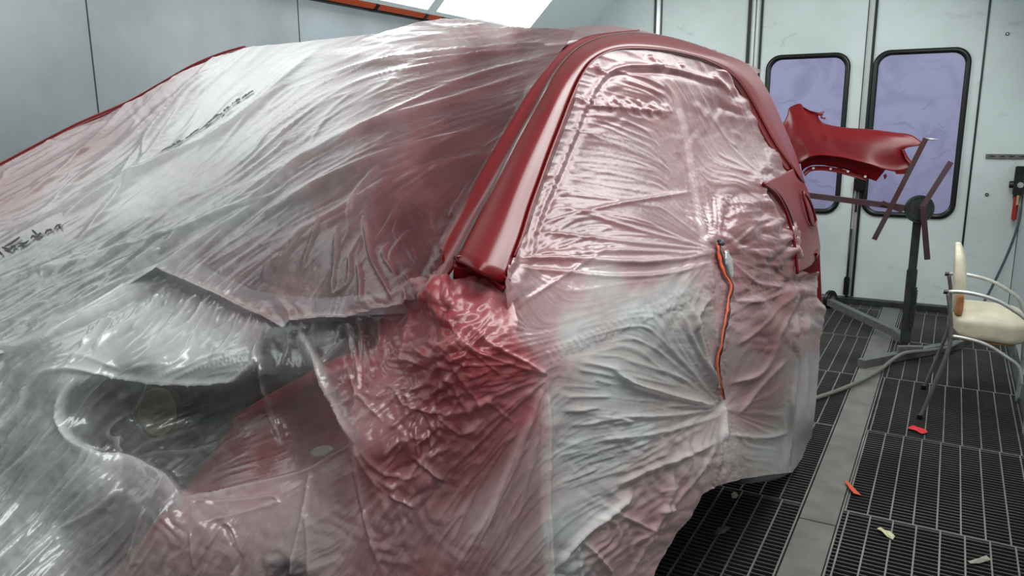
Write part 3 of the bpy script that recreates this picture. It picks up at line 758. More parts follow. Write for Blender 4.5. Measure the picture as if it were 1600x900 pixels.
for i_ in range(46):    # short sharp shards in the reddened crumple
    x_, y_ = _r.gauss(655, 60), _r.gauss(610, 75)
    if y_ < 460 or x_ > 840: continue
    ln = _r.uniform(30, 80); a_ = _r.choice((-.5, .7, 1.3, 2.4)) + _r.uniform(-.3, .3)
    ex, ey = x_ + ln * math.cos(a_), y_ + ln * math.sin(a_)
    CREASES.append((_r.uniform(3, 6), _r.uniform(2.4, 3.6), _r.choice((0, 2, 3)), [(x_, y_), (ex, ey)]))
for i_ in range(40):    # fine horizontal tension lines in the silver door film
    x_, y_ = _r.uniform(870, 1060), _r.uniform(560, 760)
    a_ = math.atan2(636 - y_, 1127 - x_) * .8 + _r.uniform(-.08, .08)
    ln = _r.uniform(25, 80)
    CREASES.append((_r.uniform(1.2, 2.6), _r.uniform(2.2, 3.4), _r.choice((0, 1)), [(x_, y_), (x_ + ln * math.cos(a_), y_ + ln * math.sin(a_))]))
def stamp(D, A, w, st, pts):
    P = catmull(pts, max(6, int(sum(math.dist(a, b) for a, b in zip(pts, pts[1:])) / 2.0)))
    m = 4.5 * w
    x0, x1 = P[:, 0].min() - m, P[:, 0].max() + m; y0, y1 = P[:, 1].min() - m, P[:, 1].max() + m
    i0, i1 = np.searchsorted(GX, [x0, x1]); j0, j1 = np.searchsorted(GY, [y0, y1])
    if i1 <= i0 or j1 <= j0: return
    qx = PX[j0:j1, i0:i1]; qy = PY[j0:j1, i0:i1]
    best = np.full(qx.shape, 1e9); bi = np.zeros(qx.shape, int)
    for k in range(len(P)):
        d2 = (qx - P[k, 0]) ** 2 + (qy - P[k, 1]) ** 2
        u = d2 < best
        best[u] = d2[u]; bi[u] = k
    T = np.gradient(P, axis=0)
    sg = np.sign(T[bi, 0] * (qy - P[bi, 1]) - T[bi, 1] * (qx - P[bi, 0]))
    d = np.sqrt(best)
    f = bi / (len(P) - 1)
    tap = np.clip(np.minimum(f, 1 - f) / 0.16, 0.0, 1) ** 0.7
    tap = np.maximum(tap, 0.12)
    endf = np.where((bi == 0) | (bi == len(P) - 1), 0.6, 1.0)
    h = A * (1.0 - 0.35 * d / w) * np.exp(-d / w) - np.where(sg > 0, st * np.exp(-d / (2.2 * w)) * (1 - np.exp(-d / (0.5 * w))), 0)
    D[j0:j1, i0:i1] += h * tap * endf * np.exp(-np.maximum(d - 3 * w, 0) / w)
CRF = np.zeros_like(DISP)
for c_ in CREASES:
    stamp(CRF, *c_)
DISP = DISP + 1.2 * CRF
WHITEN = np.clip(np.abs(CRF) / 7 - .12, 0, 1) + 0.35 * np.clip(AMP * gate * (sharp(med2, .7) + .6 * sharp(med, .8)), 0, 1) + .25 * np.clip((cr - .3) * (c1 - .6), 0, 1)   # folded film is doubled and stress-whitened

# red paint dust and milkiness of the film (how much paint landed where)
OVER = [(50, 250, .38, .8), (130, 205, .36, .8), (250, 140, .32, .8), (0, 290, .36, .8), (300, 118, .2, .85), (345, 95, .05, .85), (330, 140, 0, .9), (300, 200, 0, .9), (350, 150, 0, .9), (450, 95, .02, .85), (100, 320, .08, .85), (200, 290, 0, .88), (60, 400, 0, .45), (200, 400, 0, .42), (120, 440, 0, .4),
 (400, 250, .05, .55), (450, 320, .1, .42), (500, 200, .12, .46), (600, 120, .3, .52), (380, 330, .04, .45), (300, 350, .03, .5), (520, 270, .25, .4), (620, 50, .16, .8), (700, 45, .22, .85), (780, 38, .15, .85), (560, 300, .42, .46), (600, 220, .46, .5), (650, 150, .55, .56), (750, 100, .76, .64), (830, 70, .82, .75), (700, 250, .88, .74), (650, 350, .86, .72), (620, 310, .7, .6), (720, 180, .82, .7), (800, 180, .97, .82), (760, 280, 1, .86), (720, 330, 1, .86),
 (600, 420, .62, .5), (500, 400, .34, .42), (400, 430, .26, .46), (540, 440, .4, .45), (330, 400, .16, .45), (680, 400, 1, .88), (450, 470, .42, .62), (570, 470, .55, .55), (530, 340, .45, .5), (300, 430, .12, .6), (0, 480, 0, .5), (120, 480, 0, .55), (250, 390, .04, .45), (330, 330, .04, .5),
 (50, 650, 0, .5), (150, 560, 0, .7), (250, 500, 0, .62), (350, 550, 0, .6), (300, 570, 0, .75), (200, 620, 0, .5), (280, 640, 0, .3), (330, 650, 0, .28), (450, 540, 0, .25), (520, 530, .05, .25), (100, 730, 0, .5), (60, 820, 0, .5), (0, 750, 0, .4), (180, 850, .15, .5), (240, 800, .15, .45), (300, 730, .08, .45), (400, 700, .2, .42), (450, 620, .15, .38), (400, 800, .22, .62), (330, 860, .22, .6), (500, 850, .2, .7), (450, 800, .2, .65), (500, 650, .22, .42), (500, 720, .22, .5),
 (560, 560, .55, .5), (600, 700, .5, .6), (620, 640, .52, .65), (680, 560, .75, .75), (700, 640, .7, .75), (640, 720, .66, .7), (760, 560, .85, .85), (750, 680, .6, .7), (820, 640, .62, .75), (700, 760, .52, .6), (640, 830, .4, .58), (760, 820, .28, .62), (820, 800, .34, .66), (830, 890, .28, .7), (600, 890, .38, .65), (680, 890, .5, .65), (720, 860, .42, .65),
 (720, 465, .66, .92), (770, 490, .6, .9), (655, 460, .95, .9), (640, 500, .8, .8), (690, 500, .85, .85), (620, 430, .85, .75), (800, 560, .8, .9),
 (950, 140, .58, .78), (900, 220, .7, .7), (1000, 250, .68, .66), (1000, 330, .6, .68), (900, 350, .66, .68), (1050, 200, .52, .8), (1130, 150, .85, .84), (1150, 220, .82, .82), (1100, 220, .68, .8), (1200, 200, .9, .86), (1150, 300, .68, .82), (1220, 250, .9, .86), (1080, 330, .44, .8), (1185, 320, .62, .84), (1000, 110, .6, .9), (930, 120, .55, .85), (1080, 120, .7, .85), (850, 400, .6, .8), (1000, 410, .46, .78), (840, 450, .38, .76),
 (950, 440, .12, .76), (830, 520, .34, .75), (900, 520, .04, .8), (1000, 500, 0, .85), (1050, 470, .04, .84), (950, 600, 0, .86), (1000, 680, 0, .8), (900, 700, 0, .76), (870, 640, .08, .75), (1060, 560, .02, .84), (1050, 660, .14, .78), (1100, 500, .12, .8), (1100, 620, .1, .8), (1180, 380, .74, .88), (1180, 450, .68, .88), (1230, 400, .88, .9), (1150, 480, .34, .84), (1160, 560, .22, .84), (1200, 530, .6, .85), (1190, 600, .42, .85), (1170, 650, .34, .85), (1230, 470, .72, .88), (1250, 520, .34, .86), (1262, 570, .04, .86), (1275, 470, .4, .88), (1280, 500, .12, .86),
 (1150, 690, .12, .84), (1200, 700, 0, .8), (1255, 640, 0, .85), (1100, 730, .2, .85), (1060, 770, .3, .85), (1020, 810, .36, .86), (950, 850, .3, .85), (920, 790, .04, .82), (880, 820, 0, .78), (980, 880, .3, .86), (1000, 750, .22, .8), (950, 720, .02, .74), (1040, 700, .2, .78), (880, 890, .02, .8)]
ov = idw(OVER, 3.4, 16)(PX, PY)
cl = norm(band(22)) * 0.5 + norm(band(9)) * 0.35
RED = np.clip(ov[..., 0] * (1 + 0.05 * cl) + 0.0 * cl, 0, 1)
OPA = np.clip(ov[..., 1] + 0.02 * norm(band(18)) + 0.02 * norm(band(4)), 0.05, 0.97)
OPA = np.where(OPA < .55, OPA * (.55 + .45 * np.clip((OPA - .25) / .3, 0, 1)), OPA)
OPA = np.clip(OPA + .30 * WHITEN, .05, .97)
RED = np.clip(RED * (1 - .28 * np.clip(WHITEN, 0, 1)), 0, 1)
# doubled film where two sheets lap: a pale strip down the side window
def lap(pts, w, dr, da):
    global RED, OPA
    P = catmull(pts, 80)
    d = np.full(PX.shape, 1e9)
    for x, y in P: d = np.minimum(d, (PX - x) ** 2 + (PY - y) ** 2)
    k = 1 / (1 + np.exp((np.sqrt(d) - w) / 0.7))
    RED = np.clip(RED + k * dr, 0, 1); OPA = np.clip(OPA + k * da, 0, .97)
lap([(1040, 112), (1056, 150), (1072, 215), (1084, 290), (1098, 375)], 5.5, -.22, .1)
lap([(1132, 640), (1130, 690)], 5, -.05, .08)

def in_poly(px, py, poly):
    poly = np.array(poly, float)
    inside = np.zeros(np.shape(px), bool)
    x1, y1 = poly[-1]
    for x2, y2 in poly:
        c = ((y2 > py) != (y1 > py))
        with np.errstate(divide='ignore', invalid='ignore'):
            xi = (x1 - x2) * (py - y2) / (y1 - y2 + 1e-12) + x2
        inside ^= c & (px < xi)
        x1, y1 = x2, y2
    return inside
def snap(pts, poly):
    poly = np.array(poly, float); nxt = np.roll(poly, -1, 0)
    best = np.full(len(pts), 1e18); out = pts.copy()
    for a, b in zip(poly, nxt):
        ab = b - a
        t = np.clip(((pts - a) @ ab) / (ab @ ab + 1e-9), 0, 1)[:, None]
        q = a + t * ab
        d = ((pts - q) ** 2).sum(1)
        u = d < best
        best[u] = d[u]; out[u] = q[u]
    return out, np.sqrt(best)
def smooth_poly(pts, n=260, closed=True):
    P = list(pts) + [pts[0]]
    return catmull(P, n)[:-1]

class Sheet:
    """a draped sheet: smooth base surface + folds along its own normal"""
    def __init__(self, ctrl, poly):
        self.f = tps(ctrl)
        self.poly = np.array(poly, float)
        self.T = self.f(PX, PY)
        D = _fw + _rt * ((PX - 800) / F_PX)[..., None] + _up * ((450 - PY) / F_PX)[..., None]
        base = EYE + D * self.T[..., None]
        gx = np.gradient(base, axis=1); gy = np.gradient(base, axis=0)
        n = np.cross(gy, gx); n /= np.linalg.norm(n, axis=-1, keepdims=True) + 1e-12
        n = np.where(((n * D).sum(-1) > 0)[..., None], -n, n)
        # where the base is nearly edge-on, lean the fold direction back toward the open side
        self.N = n; self.base = base
        self.P = base + n * (DISP * self.T / F_PX)[..., None]
    def pos(self, px, py, lift=0.0):
        x = (np.asarray(px, float) - GX[0]) / G; y = (np.asarray(py, float) - GY[0]) / G
        return np.stack([bil(self.P[..., k], x, y) + lift * bil(self.N[..., k], x, y) for k in range(3)], -1)
    def build(self, name, m='film', mask=None, opa=None, fresh=0.0):
        opa = OPA if opa is None else opa
        cxs, cys = PX[:-1, :-1] + G / 2, PY[:-1, :-1] + G / 2
        keep = in_poly(cxs, cys, self.poly)
        if mask is not None: keep &= ~in_poly(cxs, cys, np.array(mask, float))
        jj, ii = np.nonzero(keep)
        quad = np.stack([jj * NX + ii, (jj + 1) * NX + ii, (jj + 1) * NX + ii + 1, jj * NX + ii + 1], 1)
        used = np.unique(quad)
        remap = np.full(NX * NY, -1); remap[used] = np.arange(len(used))
        cnt = np.bincount(quad.ravel(), minlength=NX * NY)[used]
        px = PX.ravel()[used].copy(); py = PY.ravel()[used].copy()
        edge = np.nonzero(cnt < 4)[0]
        sp, dd = snap(np.stack([px[edge], py[edge]], 1), self.poly)
        ok = dd < 2.2 * G
        if ok.any():
            px[edge[ok]] = sp[ok, 0]; py[edge[ok]] = sp[ok, 1]
        V = self.pos(px, py)
        me = bpy.data.meshes.new(name)
        F = remap[quad]
        me.vertices.add(len(V)); me.vertices.foreach_set('co', V.astype(np.float32).ravel())
        me.loops.add(F.size); me.loops.foreach_set('vertex_index', F.astype(np.int32).ravel())
        me.polygons.add(len(F)); me.polygons.foreach_set('loop_start', np.arange(0, F.size, 4, dtype=np.int32))
        me.update(calc_edges=True); me.validate()
        ca = me.color_attributes.new('overspray', 'FLOAT_COLOR', 'POINT')
        x = (px - GX[0]) / G; y = (py - GY[0]) / G
        cdat = np.ones((len(V), 4), np.float32); cdat[:, 0] = bil(RED, x, y); cdat[:, 1] = bil(opa, x, y); cdat[:, 2] = fresh
        ca.data.foreach_set('color', cdat.ravel())
        return link(name, me, m, smooth=True)
    def backing(self, name, poly, off, m, parent, step=14.0):
        """a solid panel of the car behind the sheet, off metres further in along the sheet's normal"""
        poly = np.array(poly, float)
        xs = np.arange(poly[:, 0].min(), poly[:, 0].max() + step, step); ys = np.arange(poly[:, 1].min(), poly[:, 1].max() + step, step)
        qx, qy = np.meshgrid(xs, ys)
        keep = in_poly(qx[:-1, :-1] + step / 2, qy[:-1, :-1] + step / 2, poly)
        n = qx.shape[1]
        jj, ii = np.nonzero(keep)
        quad = np.stack([jj * n + ii, (jj + 1) * n + ii, (jj + 1) * n + ii + 1, jj * n + ii + 1], 1)
        used = np.unique(quad); remap = np.full(qx.size, -1); remap[used] = np.arange(len(used))
        cnt = np.bincount(quad.ravel(), minlength=qx.size)[used]
        p = np.stack([qx.ravel()[used], qy.ravel()[used]], 1)
        e = np.nonzero(cnt < 4)[0]
        sp, dd = snap(p[e], poly); p[e] = sp
        x = (p[:, 0] - GX[0]) / G; y = (p[:, 1] - GY[0]) / G
        Bm = np.stack([bil(self.base[..., k], x, y) for k in range(3)], -1)
        dr = Bm - EYE; Bm = Bm + off * 1.3 * dr / np.linalg.norm(dr, axis=1, keepdims=True)
        o = mesh_obj(name, Bm, remap[quad], m, parent, smooth=True)
        return solid(o, 0.004, 0)

# windshield sheet
W_POLY = [(-396, 474), (-280, 412), (-168, 350), (-90, 305), (0, 261), (60, 228), (120, 198), (200, 163), (300, 106), (345, 88), (380, 76), (440, 68), (520, 60), (640, 47), (700, 45), (760, 43), (810, 42), (860, 43), (900, 46), (893, 58), (868, 92), (838, 140), (805, 195), (770, 252), (735, 310), (712, 352), (694, 392), (690, 425), (672, 455), (645, 470), (625, 477),
          (600, 482), (565, 490), (540, 498), (500, 497), (455, 502), (440, 511), (410, 494), (380, 482), (340, 462), (300, 444), (270, 431), (248, 421), (176, 468), (100, 512), (32, 545), (-60, 570), (-168, 590), (-396, 628)]
W = Sheet([(-400, 470, -1.96), (-400, 600, -1.60), (-160, 345, -1.92), (0, 260, -1.9), (100, 210, -1.9), (200, 163, -1.9), (300, 105, -1.9), (380, 75, -1.9), (500, 62, -1.62), (640, 45, -1.30), (740, 42, -1.12), (810, 42, -.98), (880, 50, -.79),
           (860, 110, -.70), (800, 215, -.665), (740, 320, -.63), (690, 415, -.595), (645, 465, -.60), (620, 480, -.62), (550, 497, -.72), (410, 495, -.94), (270, 430, -1.14), (100, 490, -1.28), (0, 510, -1.40), (-160, 540, -1.46), (450, 250, -1.05), (250, 250, -1.42), (600, 150, -1.0), (380, 170, -1.4), (600, 330, -.76)], W_POLY)
# sheet over the open front wing and engine bay
E_POLY = [(-396, 596), (-168, 560), (-60, 552), (20, 535), (100, 500), (176, 455), (240, 410), (300, 425), (340, 445), (380, 465), (410, 478), (440, 490), (455, 484), (500, 480), (540, 480), (565, 472), (600, 464), (628, 440), (660, 425), (700, 428), (735, 432), (775, 445), (800, 470), (808, 500), (806, 518), (830, 560), (857, 587), (859, 700), (860, 800), (866, 900), (874, 1040), (880, 1104), (600, 1104), (0, 1104), (-396, 1104)]
E_ = Sheet([(-400, 600, -1.56), (-400, 850, -1.42), (-400, 1100, -1.40), (0, 1100, -1.06), (400, 1100, -.78), (880, 1100, -.445), (-160, 560, -1.42), (0, 545, -1.34), (75, 580, -1.14), (150, 575, -1.07), (250, 592, -.98), (374, 588, -.86), (400, 545, -.85), (248, 421, -1.23), (340, 462, -1.09), (440, 505, -.925), (500, 490, -.835), (565, 485, -.75), (625, 468, -.665), (480, 560, -.745), (660, 450, -.575), (720, 440, -.535), (770, 450, -.51), (805, 500, -.462), (855, 590, -.435), (858, 700, -.437), (860, 900, -.44), (864, 980, -.44),
            (700, 560, -.50), (650, 620, -.56), (553, 692, -.62), (620, 760, -.58), (594, 888, -.60), (700, 760, -.53), (760, 850, -.49), (700, 950, -.53), (300, 650, -1.02), (200, 650, -1.10), (94, 650, -1.11), (150, 716, -1.02), (250, 745, -.92), (400, 720, -.82), (480, 736, -.72), (450, 650, -.82), (100, 820, -1.05), (0, 900, -1.05), (0, 750, -1.19), (-160, 900, -1.22), (200, 870, -.92), (340, 800, -.82), (420, 880, -.74), (500, 800, -.68), (300, 960, -.85), (500, 960, -.68)], E_POLY)
# side sheet over the door opening and rear quarter
S_POLY = [(918, 94), (938, 82), (962, 76), (1010, 76), (1060, 82), (1112, 97), (1150, 120), (1180, 164), (1211, 219), (1246, 262), (1250, 280), (1240, 300), (1240, 332), (1246, 364), (1250, 400), (1252, 424), (1262, 428), (1279, 424), (1283, 440), (1279, 464), (1292, 478), (1289, 505), (1283, 540), (1279, 580), (1274, 640), (1268, 688), (1255, 716), (1238, 738), (1200, 742), (1160, 748), (1125, 758), (1098, 772), (1085, 800), (1060, 832), (1032, 880), (1015, 905), (960, 1104), (866, 1104), (856, 984), (850, 900), (846, 800), (844, 700), (842, 600), (814, 565), (796, 510), (790, 470), (784, 440), (799, 400), (816, 345), (843, 280), (872, 210), (896, 143)]
S_ = Sheet([(925, 95, -.662), (960, 80, -.67), (1060, 88, -.69), (1130, 118, -.70), (1150, 140, -.70), (1190, 195, -.672), (1215, 235, -.63), (1240, 264, -.595), (880, 190, -.62), (840, 295, -.57), (805, 400, -.51), (800, 450, -.485), (806, 500, -.475), (855, 585, -.45), (858, 700, -.452), (862, 900, -.452), (866, 980, -.452), (1000, 200, -.642), (1000, 300, -.575), (950, 400, -.497), (1100, 250, -.62), (1110, 388, -.505), (1100, 330, -.555), (1190, 278, -.568), (1236, 356, -.497), (1227, 328, -.518), (1243, 392, -.478), (1212, 302, -.54), (1210, 350, -.505), (1245, 430, -.465), (950, 520, -.445), (1000, 600, -.44), (1050, 500, -.458), (1125, 560, -.47), (1127, 632, -.472), (1050, 680, -.44), (950, 700, -.43), (1000, 800, -.42), (950, 880, -.42), (1010, 900, -.42), (1060, 820, -.42), (1110, 765, -.425), (1180, 480, -.458), (1200, 600, -.44), (1160, 725, -.425), (1240, 735, -.44), (1258, 640, -.432), (1250, 520, -.432), (1285, 500, -.465), (1274, 560, -.458), (1268, 690, -.458), (980, 980, -.42), (880, 1100, -.455), (960, 1100, -.425)], S_POLY)
# roof sheet ruffled behind the rail
R_POLY = [(560, 62), (600, 50), (650, 36), (690, 30), (722, 31), (745, 30), (790, 31), (808, 41), (840, 44), (880, 42), (920, 38), (940, 39), (966, 40), (985, 44), (1010, 48), (1036, 55), (1060, 62), (1090, 72), (1130, 84), (1172, 100), (1190, 112), (1176, 118), (1120, 96), (1060, 84), (1000, 74), (950, 80), (905, 96), (870, 90), (780, 80), (660, 72)]
R_ = Sheet([(560, 62, -1.50), (650, 38, -1.44), (720, 32, -1.36), (790, 32, -1.26), (840, 44, -1.10), (900, 40, -.98), (960, 40, -.90), (1036, 55, -.88), (1090, 72, -.88), (1172, 100, -.84), (1176, 116, -.78), (1060, 80, -.78), (950, 76, -.76), (905, 92, -.75), (780, 78, -1.0), (660, 70, -1.28)], R_POLY)

wf = W.build('masking_film')
tag(wf, 'milky plastic masking film draped over the windshield and bonnet line, reddened toward the pillar', 'plastic sheet')
def region(poly, soft):
    return gblur(in_poly(PX, PY, catmull(list(poly) + [poly[0]], 120)).astype(float), soft)
OE = OPA.copy()
for poly_, k_, sf_ in (([(118, 594), (180, 594), (236, 600), (300, 601), (364, 599), (400, 575), (420, 512), (466, 528), (500, 590), (548, 692), (480, 730), (400, 750), (300, 770), (240, 735), (150, 705), (104, 670), (104, 620)], .40, 3),
                       ([(215, 600), (364, 600), (400, 570), (420, 640), (360, 660), (280, 690), (200, 660)], .45, 6),
                       ([(424, 516), (446, 516), (500, 502), (560, 496), (600, 490), (592, 530), (560, 560), (510, 575), (470, 520), (430, 550)], .35, 2.5),
                       ([(180, 765), (260, 780), (240, 830), (170, 890), (130, 940), (60, 940)], .75, 6),
                       ([(420, 880), (440, 872), (470, 878), (482, 900), (480, 930), (415, 930)], .22, 3)):
    OE = OE * (1 - (1 - k_) * region(poly_, sf_) * (1 - .8 * np.clip(WHITEN, 0, 1)))
OE = np.clip(OE, .04, .97)
ef = E_.build('masking_film', opa=OE, fresh=1.0)
tag(ef, 'see-through plastic film hanging over the open front wing and engine bay', 'plastic sheet')
sf = S_.build('masking_film', fresh=0.25)
tag(sf, 'pink and silver plastic film stretched over the door opening and rear side of the car', 'plastic sheet')
rf = R_.build('masking_film')
tag(rf, 'ruffled reddened plastic film along the car roof behind the roof rail', 'plastic sheet')

# print on the windshield film, half hidden in its folds
INK = [[(393, 150), (397, 146)], [(389, 155), (391, 150), (394, 149)], [(386, 158), (387, 153), (384, 154)], [(380, 161), (383, 157), (386, 153)], [(377, 163), (374, 159)], [(369, 166), (373, 162), (370, 160)], [(364, 167), (367, 165)], [(362, 172), (358, 174), (356, 172), (359, 170)], [(354, 182), (361, 177)], [(352, 176), (356, 183)], [(354, 173), (351, 178)],
       [(349, 189), (353, 184), (346, 184), (349, 180)], [(342, 192), (345, 187)], [(335, 190), (341, 184), (348, 183)], [(335, 190), (326, 198), (318, 208), (311, 212)], [(336, 196), (341, 193)], [(330, 199), (336, 197)], [(322, 205), (330, 200)], [(302, 214), (308, 209), (313, 205)], [(296, 220), (302, 215), (300, 213)], [(292, 222), (299, 218)], [(284, 229), (290, 224)], [(278, 228), (285, 224)], [(272, 233), (275, 230), (277, 231)], [(260, 245), (257, 241), (261, 239), (272, 234)], [(261, 245), (282, 234), (290, 228)],
       [(99, 354), (96, 355), (97, 361)], [(88, 362), (92, 356), (97, 354)], [(84, 365), (82, 361)], [(79, 364), (82, 361)], [(75, 366), (77, 363), (80, 365)], [(74, 369), (76, 364)], [(68, 370), (66, 368), (63, 371), (66, 372)], [(53, 363), (60, 369)], [(66, 370), (60, 374), (54, 372), (51, 376)], [(48, 379), (42, 383), (32, 384)], [(47, 381), (38, 386), (31, 389)], [(28, 390), (24, 388), (20, 393)], [(20, 394), (12, 392), (6, 390)], [(20, 394), (22, 387)], [(0, 395), (6, 401)], [(10, 389), (20, 384), (34, 374)]]
for run in (INK[:26], INK[26:]):
  bm = bmesh.new()
  for st in run:
      st = [(x, y) for x, y in st]
      P2 = catmull(st, 10) if len(st) > 2 else catmull(st, 6)
      P3 = W.pos(P2[:, 0], P2[:, 1], 0.004)
      tg = np.gradient(P2, axis=0); nn = np.stack([-tg[:, 1], tg[:, 0]], 1); nn /= np.linalg.norm(nn, axis=1, keepdims=True) + 1e-9
      n_ = len(P2)
      wd = np.interp(np.linspace(0, 1, n_), [0, .3, .7, 1], [.9, 1.8, 1.8, 1.0])[:, None]
      A3 = W.pos(*(P2 + nn * wd).T, 0.004); B3 = W.pos(*(P2 - nn * wd).T, 0.004)
      va = [bm.verts.new(p) for p in A3]; vb = [bm.verts.new(p) for p in B3]
      for q in range(n_ - 1):
          bm.faces.new((va[q], va[q + 1], vb[q + 1], vb[q]))
  ink = bm_obj('printed_lettering', bm, 'ink', wf)
  ink['label'] = 'black printed brand lettering half hidden in the folds'

# ------------------------------------------------------------------ the car under the film
car = thing('car', 'red car shell in primer basecoat, masked with plastic film, roof rail and pillar bare', 'car', (-1.2, 1.6, 0.0))
def px3(rows):  # [(px, py, X)] -> points
    return np.array([at(x, y, X=X) for x, y, X in rows])
def loft(name, curves, m, parent, na=60, nb=8, bulge=0.0, th=0.0, smooth=True):
    """skin between picture-traced curves that carry their own real X; bulge swells the middle outward (+X, up)"""
    C = [catmull3(px3(c), na) for c in curves]
    C = np.array(C)
    if len(C) == 2:
        t = np.linspace(0, 1, nb)[:, None, None]
        Q = C[0][None] * (1 - t) + C[1][None] * t
        if bulge:
            du = np.gradient(Q, axis=1); dv = np.gradient(Q, axis=0)
            nn = np.cross(du, dv); nn /= np.linalg.norm(nn, axis=-1, keepdims=True) + 1e-9
            flip = np.sign((nn * (EYE - Q)).sum(-1, keepdims=True)); nn *= flip
            Q = Q + nn * bulge * np.sin(np.pi * t)
    else:
        Q = np.stack([catmull3(C[:, i], nb) for i in range(na)], 1)
    nb_ = Q.shape[0]
    V = Q.reshape(-1, 3)
    F = [(i * na + j, (i + 1) * na + j, (i + 1) * na + j + 1, i * na + j + 1) for i in range(nb_ - 1) for j in range(na - 1)]
    o = mesh_obj(name, V, F, m, parent, smooth)
    bm = bmesh.new(); bm.from_mesh(o.data)
    bmesh.ops.recalc_face_normals(bm, faces=bm.faces)
    bm.to_mesh(o.data); bm.free()
    # make normals look to the viewer side (outside of the car)
    pl = o.data.polygons[len(o.data.polygons) // 2]
    if (Vector(EYE) - pl.center).dot(pl.normal) < 0:
        o.data.flip_normals()
    if th: solid(o, th)
    return o
P1 = [(712, 404, -.548), (736, 357, -.572), (760, 310, -.595), (785, 262, -.612), (810, 214, -.63), (836, 168, -.65), (862, 122, -.668), (884, 92, -.688), (910, 70, -.704), (950, 55, -.72), (1000, 51, -.735), (1060, 61, -.745), (1120, 81, -.748), (1172, 104, -.742), (1200, 142, -.71), (1222, 190, -.665), (1243, 240, -.605), (1258, 286, -.55)]
P2 = [(790, 440, -.487), (803, 400, -.505), (815, 368, -.52), (828, 325, -.54), (842, 286, -.558), (857, 244, -.578), (874, 200, -.60), (890, 158, -.622), (906, 122, -.64), (926, 94, -.655), (960, 77, -.668), (1010, 75, -.678), (1060, 81, -.686), (1110, 96, -.692), (1149, 121, -.692), (1177, 163, -.678), (1208, 220, -.628), (1240, 266, -.572)]
PM = [((a[0] + b[0]) / 2, (a[1] + b[1]) / 2, (a[2] * .42 + b[2] * .58) + .012) for a, b in zip(P1, P2)]
frame = loft('body_side_frame', [P1, PM, P2], 'paint', car, 120, 14, th=0.006)
# recessed flange just inside the window edge
P3 = [(x + 8 if y > 130 and x < 1000 else (x if x < 1120 else x - 9), y + (2 if x < 900 else (7 if x < 1120 else 4)), X - .012) for x, y, X in P2]
loft('window_flange', [[(x, y, X - .001) for x, y, X in P2], P3], 'paint', car, 100, 4, th=0.003)
# windshield side of the pillar, under the lapped film
P0 = [(652, 468, -.60), (672, 420, -.612), (694, 372, -.622), (718, 330, -.635), (744, 282, -.648), (770, 236, -.662), (798, 190, -.675), (824, 146, -.69), (850, 112, -.703), (880, 78, -.722), (920, 56, -.742), (1000, 46, -.76)]
P1b = [(712, 405, -.55), (736, 357, -.574), (756, 318, -.592), (776, 280, -.606), (797, 240, -.622), (817, 202, -.638), (838, 165, -.652), (858, 130, -.668), (880, 97, -.688), (908, 72, -.706), (950, 56, -.722), (1000, 52, -.737)]
loft('pillar_inner_panel', [[(x, y, X) for x, y, X in P0], [(x, y, X - .004) for x, y, X in P1b]], 'paint', car, 90, 6, bulge=-0.006, th=0.004)
# foot of the pillar: stepped end with a lip
loft('pillar_foot', [[(713, 404, -.548), (748, 406, -.53), (768, 418, -.512), (790, 439, -.487)], [(711, 414, -.552), (746, 416, -.534), (764, 429, -.516), (786, 450, -.492)]], 'paint', car, 24, 5, bulge=-.008, th=.004)
loft('pillar_foot', [[(711, 415, -.548), (746, 418, -.53), (764, 431, -.512), (787, 452, -.487)], [(708, 436, -.556), (740, 440, -.536), (762, 450, -.52), (784, 462, -.498)]], 'paint', car, 24, 5, th=.004)
# drip channel line between pillar and roof
tube('roof_channel', px3([(x - 1, y, X + .001) for x, y, X in P1[:14]]), .0011, 'black', car, seg=6, smooth_n=80)
tube('window_bead', px3([(x + .5, y + .5, X + .002) for x, y, X in P2[1:]]), .0022, 'paint', car, seg=6, smooth_n=100)
# far side roof rail and pillar: thin red line beyond the windshield film
FAR = [(-170, 346), (-90, 303), (0, 258), (60, 226), (120, 195), (200, 160), (260, 126), (300, 103), (345, 84), (382, 73)]
fr_ = px3([(x, y + 2, -1.925) for x, y in FAR])
tube('far_roof_rail', list(fr_), .008, 'paint', car, seg=12, smooth_n=70)
# roof panel
rA = catmull3(px3([(x, y + 5, X - .012) for x, y, X in P1[8:14]]), 24)
rB = np.array([[-1.90, y, z] for y, z in zip(np.linspace(1.78, 3.0, 24), 1.635 - .03 * np.linspace(-.4, 1, 24) ** 2)])
V = []; F = []
for i in range(24):
    for j in range(16):
        t_ = j / 15
        p = rA[i] * (1 - t_) + rB[i] * t_
        p[2] += .012 * math.sin(math.pi * t_) - .02 * math.sin(math.pi * t_)
        V.append(p)
for i in range(23):
    for j in range(15):
        F.append((i * 16 + j, i * 16 + j + 1, (i + 1) * 16 + j + 1, (i + 1) * 16 + j))
solid(mesh_obj('roof_panel', V, F, 'paint', car, smooth=True), .004)
